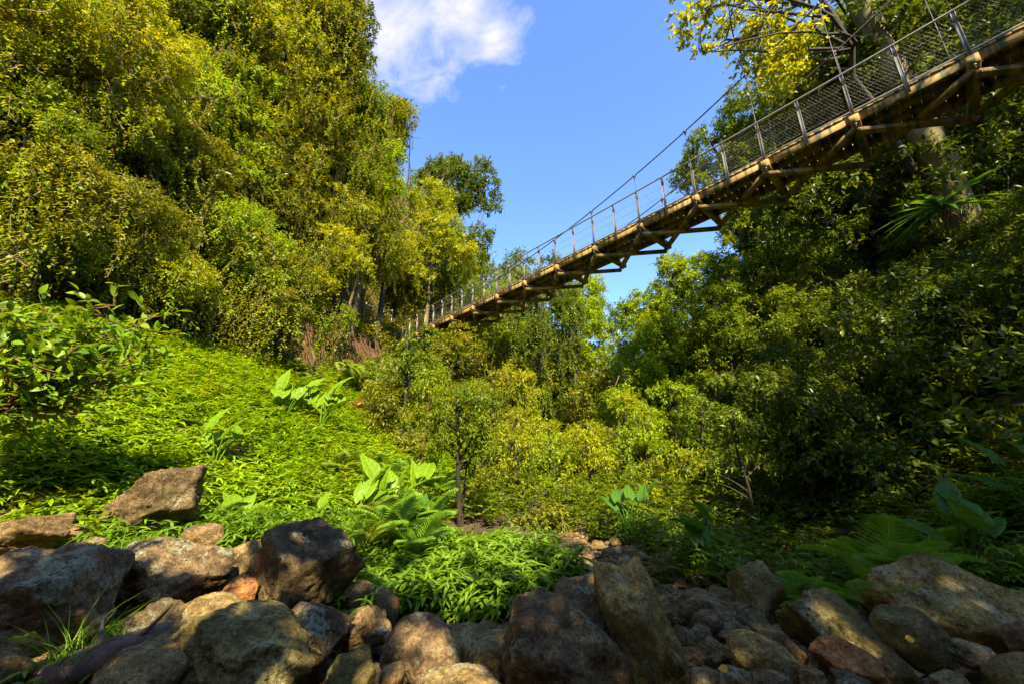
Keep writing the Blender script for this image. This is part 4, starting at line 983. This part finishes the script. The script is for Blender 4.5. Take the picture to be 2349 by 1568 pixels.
ear_plant(2370, 1150, 6.0, .9, 4, 'elephant ear leaves poking in at the right edge', True, 15, up=.3)
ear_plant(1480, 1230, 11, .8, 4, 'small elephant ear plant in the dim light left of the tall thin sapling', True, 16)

# ------------------------------------------------------------------ ferns
def frond_mesh(L, seed, droop=.6, pin=17, wid=.42, bip=True):
    r = np.random.default_rng(seed); P, D, Nn, Lx = [], [], [], []
    T = np.linspace(0, 1, 24); pts = np.stack([T*0, L*(T-.12*T**3), L*(.45*T-droop*T*T)], -1)
    mb = MB(); mb.tube(pts, np.linspace(.008, .002, 24)*L, 5, False)
    for i in range(pin):
        t = .2+.8*i/pin; j = min(22, int(t*23)); c = pts[j]+(pts[j+1]-pts[j])*(t*23-j); tg = nrm(pts[j+1]-pts[j])
        pl = L*wid*math.sin(PI*min(1, (t*.9+.08)))**.7*(1.1-t*.55)
        for s in (-1, 1):
            d = nrm(np.array([s, 0, -.15])+tg*.55); up = nrm(np.cross(np.cross(d, tg), d)); up = up if up[2] > 0 else -up
            if bip:
                m = max(4, int(pl/L*40))
                P.append(c); D.append(d); Nn.append(up); Lx.append(pl*.97)
                for k in range(m):
                    f = k/m
                    for q in (-1, 1):
                        P.append(c+d*pl*f+np.array([0, 0, -.12*pl*f*f])); D.append(nrm(np.cross(up, d)*q*.75+d+r.normal(size=3)*.12)); Nn.append(up+r.normal(size=3)*.2); Lx.append(L*.052*(1-f*.7))
            else:
                P.append(c); D.append(d); Nn.append(up); Lx.append(pl)
    P = np.array(P); D = np.array(D); Nn = np.array(Nn); Lx = np.array(Lx)
    V, F, var = leaves(P, D, Nn, Lx, np.where(Lx > L*.06, Lx*.10, Lx*.45) if bip else Lx*.13, .1, False, .3+.6*r.random(len(P)))
    tv = np.concatenate(mb.V); n0 = len(V)
    return np.concatenate([V, tv]), [F, np.concatenate(mb.F4)+n0], np.concatenate([var, np.full(len(tv), .5)])
_fr = {}
def fern(u, v, Y, L, n, label, mat='fern', seed=1, bip=True, tree=0, name='fern', droop=.6, arc=6.28, a0=0, base=None):
    p, t = PY(u, v, Y)
    if base is not None: p = np.asarray(base, float)
    elif not tree: p[2] = max(p[2]-.1, float(terr(p[0], p[1])))
    root = empty(name, p, label, 'fern', 'ferns of the gully')
    key = (bip, round(droop, 1), mat)
    if key not in _fr:
        V, F, var = frond_mesh(1.0, seed, droop, 16 if bip else 26, .42 if bip else .5, bip)
        o = mesh_obj('frond', V, F, LM[mat], None, var); _fr[key] = o.data ; bpy.data.objects.remove(o)
    r = np.random.default_rng(seed)
    for k in range(n):
        o = bpy.data.objects.new('frond', _fr[key]); COL.objects.link(o); o.parent = root
        o.rotation_euler = (r.uniform(.35, 1.05), r.normal()*.2, a0+k*arc/n+r.normal()*.25)
        s = L*r.uniform(.75, 1.15); o.scale = (s, s, s)
    if tree:
        g = float(terr(p[0], p[1]))-p[2]
        mb = MB(); mb.tube([(0, 0, g-.1), (.05, 0, g*.5), (0, 0, .05)], [.12, .1, .09], 9); mb.build('stem', BK['dark'], root, smooth=True)
    return root
fern(905, 1215, 7.4, 1.0, 9, 'large bracken clump at the foot of the slope, with drooping fronds', 'fernd', 41)
fern(835, 1245, 6.9, .7, 6, 'pale fern spray at the left of the bracken clump', 'fern', 42)
fern(960, 1250, 7.2, .8, 7, 'dark fern below the slender dark-trunked sapling', 'fernd', 43)
fern(823, 885, 19, 2.0, 11, 'bright tree fern with tall fronds near the earth bank', 'fern', 44, bip=False, tree=1, droop=.4)
fern(800, 960, 17, 1.7, 11, 'brownish tree fern with drooping fronds below the bright tree fern', 'dry', 45, bip=False, tree=1, name='fern', droop=.8)
for k, (u, v, Y_, lb) in enumerate([(620, 905, 17, 'upper left frond clump of pale bracken on the slope'), (655, 930, 16.5, 'middle clump of pale bracken on the slope'), (690, 915, 17, 'upper right clump of pale bracken on the slope'), (700, 950, 16, 'lower right clump of pale bracken on the slope'), (600, 885, 17.5, 'pale bracken nearest to the earth bank')]):
    fern(u, v, Y_, 1.1, 9, lb, 'fern', 46+k)
fern(2030, 1318, 5.7, 1.15, 11, 'green fern spreading its fronds left of the largest right boulder', 'fernd', 52)
fern(1990, 1375, 5.2, .6, 5, 'low arching fern over the rusty mound', 'fernd', 53)
fern(1835, 1370, 5.8, .7, 7, 'narrow upright fern right of the upright stone', 'fernd', 54)
fern(1890, 1390, 5.5, .6, 8, 'bushy small fern behind the long tilted mossy boulder', 'fernd', 55)
fern(1640, 1300, 7.5, .8, 7, 'dim fern beside the dead branch', 'fernd', 56, bip=False)
fern(1885, 1320, 7.0, .6, 6, 'fan of narrow fern fronds in the forest shade', 'fernd', 57, bip=False)
fern(880, 1075, 12, 1.0, 8, 'shaded fern behind the tall bright elephant ear plant', 'fernd', 58)
fern(700, 1230, 6.3, .5, 6, 'small pale fern on the right shoulder of the cube-shaped boulder', 'fern', 59)

fern(985, 1195, 8.3, .9, 8, 'fern with arching fronds just left of the slender dark-trunked sapling', 'fernd', 60)
fern(870, 1190, 7.9, .8, 8, 'fern under the bright elephant ear leaves', 'fern', 61)
fern(1000, 1120, 10.5, 1.1, 8, 'fern behind the thin straight sapling', 'fernd', 62)
fern(770, 1090, 10.5, .9, 8, 'pale fern right of the mid-slope elephant ear clump', 'fern', 63)
fern(2100, 1290, 6.4, .9, 9, 'second green fern, behind the top of the largest right boulder', 'fernd', 64)
ear_plant(880, 1140, 8.9, .95, 5, 'middle elephant ear plant between the tall bright one and the darker one', seed=21, up=1.2)
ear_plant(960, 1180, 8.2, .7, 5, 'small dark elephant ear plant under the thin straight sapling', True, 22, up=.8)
ear_plant(690, 1020, 12.2, 1.0, 6, 'elephant ear plant at the top of the mid-slope clump', seed=23, up=1.0)
# bird's nest ferns growing on the mossy trunk
def nest_fern(p, L, n, label, a0, arc, seed):
    root = empty('birds_nest_fern', p, label, 'fern', "bird's nest ferns on the trunks")
    r = np.random.default_rng(seed)
    for k in range(n):
        a = a0+arc*(k+.5)/n+r.normal()*.08; el = r.uniform(.1, 1.0)
        d = np.array([[math.cos(a)*math.cos(el), math.sin(a)*math.cos(el), math.sin(el)]])
        V, F, var = leaves(np.zeros((1, 3)), d, np.array([[0, 0, 1.]]), L*r.uniform(.8, 1.1), L*.13, .3, True, np.array([.5]), bend=.8)
        mesh_obj('frond', V, F, LM['eard'], root, var, smooth=True)
    mb = MB()
    for k in range(40):
        e = r.normal(size=3)*np.array([.25, .25, .45])*L*.5+np.array([0, 0, -.35*L]); mb.tube(bezier(np.zeros(3), e*.5+r.normal(size=3)*.05, e, 5), np.linspace(.03, .01, 5), 4, False)
    mb.build('root_ball', BK['rust'], root, smooth=True)
nest_fern(Pt(2165, 480, 14.6), 1.5, 26, "bird's nest fern with long strap fronds on the mossy trunk below the bridge", PI*.55, PI*1.2, 3)
nest_fern(Pt(2100, 170, 18.5), 1.2, 9, "bird's nest fern with upright backlit fronds seen above the bridge deck", PI*.4, PI*1.2, 4)

# ------------------------------------------------------------------ logs, driftwood, dead branches
def log(label, pts, rad, mat='log', name='log', cat='log', rough=.12, group=None, twigs=0, seed=1):
    P = np.array(pts, float); Q = np.concatenate([[P[i]+(P[i+1]-P[i])*k/10 for k in range(10)] for i in range(len(P)-1)]+[[P[-1]]])
    for _ in range(4): Q[1:-1] = (Q[:-2]+Q[1:-1]*2+Q[2:])/4
    b = Q[0].copy(); mb = MB(); rr = np.interp(np.linspace(0, 1, len(Q)), np.linspace(0, 1, len(rad)), rad)
    mb.tube(Q-b, rr*(1+.1*vnoise(Q*4, seed)), 18)
    r = np.random.default_rng(seed)
    for k in range(twigs):
        s = Q[r.integers(len(Q)//4, len(Q))]; e = s+r.normal(size=3)*.5*np.array([1, .6, .7])+np.array([0, 0, .2])
        mb.tube(wobble(bezier(s, (s+e)/2+r.normal(size=3)*.06, e, 6), .05, k)-b, np.linspace(max(rad)*.3, .005, 6), 5, False)
    V = np.concatenate(mb.V); V = V+rough*max(rad)*fbm((V+b)*np.array([9, 9, 9]), seed, 4)[:, None]*nrm(V-V.mean(0))
    mb.V = [V]
    o = mb.build(name, BK[mat], smooth=True); o.location = [float(c) for c in b]
    return tag(o, label, cat, group)
log('purplish rotten log lying between the boulders at the bottom left', [PY(80, 1575, 3.5)[0], PY(200, 1520, 3.6)[0], PY(385, 1450, 3.95)[0]], [.11, .12, .09], 'log', twigs=3)
for k, (a, b_, r_, lb) in enumerate([((1295, 1322), (1345, 1280), .06, 'rust-coloured stick leaning right in the driftwood pile'), ((1320, 1330), (1395, 1305), .05, 'lowest rust-coloured stick of the driftwood pile'), ((1340, 1285), (1385, 1330), .06, 'rust-coloured stick slanting down to the right in the driftwood pile'), ((1312, 1300), (1400, 1288), .035, 'thin stick lying across the top of the driftwood pile'), ((1330, 1270), (1352, 1335), .04, 'steep thin stick in the middle of the driftwood pile'), ((1300, 1308), (1375, 1312), .05, 'horizontal stick in the middle of the driftwood pile')]):
    log(lb, [PY(*a, 8.9+k*.08)[0], PY((a[0]+b_[0])/2, (a[1]+b_[1])/2-3, 8.9+k*.08)[0], PY(*b_, 9.0+k*.08)[0]], [r_, r_*.9, r_*.6], 'rust', name='driftwood', cat='driftwood', group='driftwood pile', twigs=3, seed=k+5)
log('dead branch leaning down to the right among the small rocks', [PY(1527, 1280, 8.0)[0], PY(1570, 1305, 7.4)[0], PY(1618, 1330, 6.8)[0]], [.07, .07, .05], 'rust', name='dead_branch', cat='branch')
log('fallen trunk lying across the dark forest floor at the right', [PY(1800, 1262, 10)[0], PY(1905, 1228, 10)[0], PY(2010, 1235, 10.3)[0], PY(2080, 1245, 10.6)[0]], [.28, .30, .24, .2], 'rust', name='mossy_log', cat='log', twigs=5)
log('pale curved dead branch on the red earth bank', [Pt(703, 880, 18.0), Pt(716, 845, 18.2), Pt(722, 825, 18.2), Pt(716, 805, 18.2)], [.10, .09, .08, .06], 'tan', name='dead_branch', cat='branch')
log('mossy branch arching over the shaded hollow left of the earth bank', [Pt(380, 640, 15.2), Pt(430, 628, 15), Pt(480, 645, 15), Pt(500, 660, 15)], [.12, .10, .08, .06], 'tan', name='dead_branch', cat='branch', twigs=6)
for k, (a, b_, c_, t, lb) in enumerate([
  ((10, 300), (60, 200), (150, 90), 12.0, 'long tan branch slanting up under the yellow-tipped corner tree'),
  ((100, 345), (125, 270), (150, 160), 12.2, 'second tan branch right of the long slanting one'),
  ((0, 600), (30, 590), (62, 612), 8.5, 'pinkish bare twig at the left edge above the near shrub'),
  ((200, 380), (290, 330), (330, 355), 13, 'thin bare branch zigzagging across the middle of the left cliff'),
  ((430, 228), (460, 222), (490, 228), 16, 'thin pale twig curving in the upper left cliff')]):
    log(lb, [Pt(*a, t), Pt(*b_, t), Pt(*c_, t)], [.075, .05, .018] if k < 2 else [.03, .025, .015], 'tan', name='bare_branch', cat='branch', twigs=6, seed=k+50, group='bare branches on the left cliff')
# fallen leaves
for (u, v, Y_, s, lb) in [(2088, 1462, 3.62, .085, 'yellow fallen leaf stuck on the smooth oval boulder'), (1662, 1530, 3.45, .085, 'orange-yellow fallen leaf at the bottom edge left of the olive boulder')]:
    p, _ = PY(u, v, Y_)
    V, F, var = leaves(np.array([[-s*.5, 0, 0]]), np.array([[1, .1, -.15]]), np.array([[0.1, -.9, .5]]), s, s*.6, .1, True, np.array([1.0]), bend=.1)
    m, nt, out = newmat('yellow_leaf'); q = N(nt, 'ShaderNodeBsdfPrincipled', i_Roughness=.5); q.inputs['Base Color'].default_value = (.75, .42, .02, 1); nt.links.new(q.outputs[0], out.inputs[0])
    o = mesh_obj('fallen_leaf', V, F, m, smooth=True); o.location = [float(c) for c in p]; tag(o, lb, 'leaf', 'fallen leaves')
# grass tufts
def grass(u, v, Y_, n, h, label, seed):
    p, _ = PY(u, v, Y_); r = np.random.default_rng(seed)
    a = r.uniform(0, 6.28, n); el = r.uniform(.7, 1.5, n)
    D = np.stack([np.cos(a)*np.cos(el), np.sin(a)*np.cos(el), np.sin(el)], -1); P = r.normal(size=(n, 3))*np.array([.07, .05, .0])
    Nn = np.stack([-np.cos(a), -np.sin(a), np.ones(n)*.6], -1)
    V, F, var = leaves(P, D, Nn, h*r.uniform(.6, 1.2, n), .007, .2, True, bend=.7)
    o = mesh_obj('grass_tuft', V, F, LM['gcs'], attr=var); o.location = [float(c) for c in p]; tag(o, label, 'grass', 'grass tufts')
grass(325, 1262, 5.05, 160, .24, 'small fluffy grass tuft on top of the wide lichened boulder', 1)
grass(215, 1500, 3.9, 150, .32, 'grass tuft in the dark gap right of the huge lichened boulder', 2)
grass(150, 1530, 3.5, 60, .5, 'long arching grass blades over the purplish log', 3)

# ------------------------------------------------------------------ the suspension bridge
bd = np.array([math.sin(BTH), math.cos(BTH), 0]); be = np.array([math.cos(BTH), -math.sin(BTH), 0])
B0 = np.array([11.862, 7.6947, CAMZ])
def B(s, off=0.0, h=0.0):
    return B0+bd*s+be*off+np.array([0, 0, 10.0755-.0334*s+.0006*s*s+h])
def ch(s): return .9+(.0099 if s < 22 else .016)*(s-22)**2
broot = empty('suspension_bridge', B(16), 'timber and steel suspension footbridge crossing high over the gully', 'bridge')
o0 = np.array(broot.location)
def bb(mb, name, mat, smooth=False):
    mb.V = [v-o0 for v in mb.V]; return mb.build(name, mat, broot, smooth)
SP_ = 2.4; I0, I1 = -3, 16; WB = 2.47
for i in range(I0, I1+1):
    s = i*SP_
    mb = MB(); mb.bar(B(s, -.02, -.13), B(s, WB+.10, -.13), .24, .27); cb = bb(mb, 'cross_beam', WOOD)
    mb = MB()
    for of in (.03, WB-.06):
        a = B(s, of, -.24); mb.tube([a, a+np.array([0, 0, -.16])], .018, 6); mb.tube([a+np.array([0, 0, -.05]), a+np.array([0, 0, -.075])], .045, 6)
    mb.V = [v-o0 for v in mb.V]; q = mb.build('bolt', GALV, cb)
    if i < I1:
        e = s+SP_
        for of in (.16, 1.74):
            mb = MB(); mb.bar(B(s+.10, of, -.03), B(e-.10, of, -.03), .09, .26); bb(mb, 'edge_beam', WOOD)
        mb = MB()
        for of in (.70, 1.22): mb.bar(B(s+.11, of, .02), B(e-.11, of, .02), .09, .22)
        bb(mb, 'stringer', WOODD)
        # X bracing under the beams
        mb = MB(); mb.bar(B(s, .16, -.345), B(e, WB-.22, -.345), .20, .13); bb(mb, 'brace', WOODD)
        mb = MB(); mb.bar(B(s, WB-.22, -.48), B(e, .16, -.48), .20, .13); bb(mb, 'brace', WOODD)
        # deck boards of this bay, one part
        mb = MB(); nb = 10
        for k in range(nb):
            q = s+(k+.5)*SP_/nb; mb.bar(B(q, .085, .135), B(q, 1.815, .135), SP_/nb-.022, .05)
        bb(mb, 'deck_boards', WOOD)
for of in (.10, 1.74):
    mb = MB()
    for i in range(I0, I1): mb.bar(B(i*SP_+.01, of+.07, .20), B(i*SP_+SP_-.01, of+.07, .20), .10, .06)
    bb(mb, 'kerb_rail', WOODD)
# railings
def rail_pt(s, side, h):
    base = .08 if side == 0 else 1.82
    sg = -1 if side == 0 else 1
    return B(s, base+sg*(.02+.10*max(0, h-1.2)/.36), h)
for side in (0, 1):
    n = int((I1-I0)*2)+1
    ss = [I0*SP_+k*1.2 for k in range(n)]
    for k, s in enumerate(ss):
        s_ = s+.0
        mb = MB(); q = .0
        a = rail_pt(s_, side, -.12); b_ = rail_pt(s_, side, 1.22); c_ = rail_pt(s_, side, 1.54)
        up = be if side == 0 else -be
        for w0, off in ((.09, 0.0),):
            mb.bar(a, b_, .085, .012, up=be); mb.bar(b_, c_, .085, .012, up=be)
        for sg in (-1, 1):
            d = bd*sg*.04; mb.bar(a+d, b_+d, .010, .05, up=be); mb.bar(b_+d, c_+d, .010, .05, up=be)
        if side == 0 or k % 1 == 0: bb(mb, 'rail_post', GALV)
    mb = MB(); pts = [rail_pt(s, side, 1.56) for s in np.arange(ss[0], ss[-1]+.1, .6)]
    mb.tube(pts, .032, 8); bb(mb, 'handrail', GALV, True)
    mb = MB()
    for h in (.34, .75, 1.15):
        pts = [rail_pt(s, side, h) for s in np.arange(ss[0], ss[-1]+.1, 1.2)]; mb.tube(pts, .006, 4, False)
    # chain-link wires
    W_ = .09; hA, hB = .30, 1.42
    for s in np.arange(ss[0], ss[-1]-.6, W_):
        for sg in (1, -1):
            s1 = s+(0 if sg > 0 else .62); s2 = s+(.62 if sg > 0 else 0)
            mb.tube([rail_pt(s1, side, hA), rail_pt((s1+s2)/2, side, (hA+hB)/2), rail_pt(s2, side, hB)], .0008, 3, False)
    bb(mb, 'wire_mesh', GALV)
    of = 0.0 if side == 0 else WB-.02
    mb = MB(); mb.tube([B(s, of, ch(s)) for s in np.arange(I0*SP_-3, 39.2, 1.2)], .026, 8); bb(mb, 'main_cable', CABLE, True)
    for i in range(I0, I1+1):
        s = i*SP_; mb = MB(); mb.tube([B(s, of, -.3), B(s, of, ch(s))], .011, 6); hg = bb(mb, 'hanger', CABLE)
        mb = MB(); mb.tube([B(s, of, ch(s)-.20), B(s, of, ch(s)-.10), B(s, of, ch(s)+.05)], [.02, .035, .045], 8); mb.bar(B(s, of-.06, ch(s)-.02), B(s, of+.06, ch(s)-.02), .08, .09)
        mb.V = [v-o0 for v in mb.V]; mb.build('clamp', CABLE, hg)
# far towers
for of, nm in ((-.15, 0), (WB+.15, 1)):
    p = B(39.2, of, ch(39.2)); g = float(terr(p[0], p[1]))-.3-p[2]
    mb = MB(); mb.tube([p, p+np.array([0, 0, g])], .13, 12); bb(mb, 'tower_post', GALV, True)
a, c = B(39.2, -.15, ch(39.2)-.3), B(39.2, WB+.15, ch(39.2)-.3)
mb = MB(); mb.tube([a, c], .07, 10); mb.tube([B(39.2, -.15, 2.0), B(39.2, WB+.15, 2.0)], .05, 10); bb(mb, 'tower_crossbar', GALV, True)
a = B(39.3, -.15, ch(39.2)-.4); e = B(43.5, -1.4, 1.0)
mb = MB(); mb.tube([a, e], .09, 10); bb(mb, 'tower_strut', GALV, True)

# ------------------------------------------------------------------ tall trees behind the camera (they stand round the clearing and shade the stream bed)
def shade_tree(x, y, h, rx, rz, label, seed, dens=5.0):
    b = np.array([x, y, float(terr(x, y))]); root = empty('broadleaf_tree', b, label, 'tree', 'tall trees around the clearing behind the viewer')
    c = b+np.array([0, 0, h-rz])
    (Vv, Ff, var), at = crown_leaves([(c, (rx, rx, rz))], .42, .2, dens, seed)
    mb = trunk_mesh(b, [c], .3, seed, at, 12); mb.V = [v-b for v in mb.V]
    mb.build('trunk', BK['dark'], root, smooth=True); mesh_obj('crown', Vv-b, Ff, LM['grn'], root, var)
SHADE = [
 (-12, -9.5, 7.0, 4.8, 4.3, 7, 'lowest shade tree behind the viewer, furthest left'), (-7, -8, 8.6, 4.8, 4.6, 7, 'rounded shade tree behind the viewer, second from the left'),
 (-2.5, -7.5, 11.0, 4.6, 5.2, 7, 'shade tree behind the viewer, just left of the stream'), (2, -7.5, 13, 4.6, 6.2, 7, 'shade tree standing directly behind the viewer'),
 (6.5, -6.5, 15, 4.4, 7, 6, 'dense shade tree close behind the viewer on the right bank'),
 (11, -6, 17, 4, 7, 3, 'taller shade tree behind the viewer on the right'), (16, -4, 20, 4.6, 7, 2.0, 'very tall shade tree on the right bank behind the viewer'),
 (22, 0, 24, 4.8, 7, 1.3, 'very tall shade tree on the right slope beside the viewer'), (30, 6, 26, 4.5, 7, 1.0, 'towering tree on the right slope below the ridge'),
]
for k, (x, y, h, rx, rz, dn, lb) in enumerate(SHADE): shade_tree(x, y, h, rx, rz, lb, 500+k, dn)

# ------------------------------------------------------------------ light, sky
SUN_AZ = math.atan2(.20, -.98)      # toward the sun: behind the viewer
SUN_EL = math.radians(44)
sd = np.array([math.sin(SUN_AZ)*math.cos(SUN_EL), math.cos(SUN_AZ)*math.cos(SUN_EL), math.sin(SUN_EL)])
import mathutils
sl = bpy.data.lights.new('sun', 'SUN'); sl.energy = 5.0; sl.angle = math.radians(.5); sl.color = (1.0, .84, .56)
so = bpy.data.objects.new('sun', sl); COL.objects.link(so)
so.rotation_euler = mathutils.Vector(sd).to_track_quat('Z', 'Y').to_euler()
so.location = (0, 0, 60)
w = bpy.data.worlds.new('World'); sc.world = w; w.use_nodes = True
nt = w.node_tree; nt.nodes.clear(); L = nt.links.new
wo = nt.nodes.new('ShaderNodeOutputWorld'); bg = nt.nodes.new('ShaderNodeBackground'); bg.inputs[1].default_value = .15
sky = nt.nodes.new('ShaderNodeTexSky'); sky.sky_type = 'NISHITA'; sky.sun_disc = False
sky.sun_elevation = SUN_EL; sky.sun_rotation = SUN_AZ; sky.air_density = 1.0; sky.dust_density = .3; sky.ozone_density = 2.0
tc = nt.nodes.new('ShaderNodeTexCoord')
def vm(op, a, b=None, out=0):
    n = nt.nodes.new('ShaderNodeVectorMath'); n.operation = op
    for s, x in zip(n.inputs, (a, b)):
        if x is None: continue
        if isinstance(x, tuple): s.default_value = x
        else: L(x, s)
    return n.outputs[out]
def mt(op, *a):
    n = nt.nodes.new('ShaderNodeMath'); n.operation = op; n.use_clamp = False
    for s, x in zip(n.inputs, a):
        if isinstance(x, (int, float)): s.default_value = x
        else: L(x, s)
    return n.outputs[0]
# high thin clouds: noise stretched on the cloud plane, gathered round one bank of cirrus
sp = nt.nodes.new('ShaderNodeSeparateXYZ'); L(tc.outputs['Generated'], sp.inputs[0])
zz = mt('MAXIMUM', sp.outputs[2], .05)
cx = mt('DIVIDE', sp.outputs[0], zz); cy = mt('DIVIDE', sp.outputs[1], zz)
cb = nt.nodes.new('ShaderNodeCombineXYZ'); L(cx, cb.inputs[0]); L(cy, cb.inputs[1])
mp = nt.nodes.new('ShaderNodeMapping'); mp.vector_type = 'TEXTURE'; mp.inputs['Rotation'].default_value = (0, 0, -.5); mp.inputs['Scale'].default_value = (.24, .16, 1); L(cb.outputs[0], mp.inputs[0])
nz = nt.nodes.new('ShaderNodeTexNoise'); nz.inputs['Scale'].default_value = 1.6; nz.inputs['Detail'].default_value = 9; nz.inputs['Roughness'].default_value = .62; nz.inputs['Distortion'].default_value = .35
L(mp.outputs[0], nz.inputs[0])
def blob(u, v, r):
    d = ray(u, v); c = (float(d[0]/d[2]), float(d[1]/d[2]), 0)
    return mt('SUBTRACT', 1.0, mt('DIVIDE', vm('LENGTH', vm('SUBTRACT', cb.outputs[0], c), None, 1), r))
bl = mt('MAXIMUM', mt('MAXIMUM', blob(890, 60, .25), blob(1050, 20, .17)), blob(1130, 88, .085))
bl = mt('MAXIMUM', bl, mt('SUBTRACT', blob(800, -60, .36), 0))
m = mt('ADD', mt('MULTIPLY', bl, .92), mt('MULTIPLY', mt('SUBTRACT', nz.outputs[0], .5), 2.1))
rp = nt.nodes.new('ShaderNodeValToRGB'); L(m, rp.inputs[0]); rp.color_ramp.elements[0].position = .05; rp.color_ramp.elements[1].position = .95
rp.color_ramp.elements[1].color = (.95, .95, .95, 1)
tint = nt.nodes.new('ShaderNodeMix'); tint.data_type = 'RGBA'; tint.blend_type = 'MULTIPLY'; tint.inputs[0].default_value = 1.0
L(sky.outputs[0], tint.inputs[6]); tint.inputs[7].default_value = (.62, .76, .97, 1)
mx = nt.nodes.new('ShaderNodeMix'); mx.data_type = 'RGBA'; L(rp.outputs[0], mx.inputs[0]); L(tint.outputs[2], mx.inputs[6]); mx.inputs[7].default_value = (2.15, 2.1, 2.5, 1)
L(mx.outputs[2], bg.inputs[0]); L(bg.outputs[0], wo.inputs[0])

sc.render.engine = 'CYCLES'
sc.cycles.max_bounces = 6; sc.cycles.diffuse_bounces = 3; sc.cycles.glossy_bounces = 2; sc.cycles.transmission_bounces = 3; sc.cycles.transparent_max_bounces = 4
sc.cycles.use_denoising = True
sc.cycles.caustics_reflective = False; sc.cycles.caustics_refractive = False
vs = sc.view_settings; vs.view_transform = 'Standard'; vs.look = 'None'; vs.exposure = 1.68; vs.gamma = 1
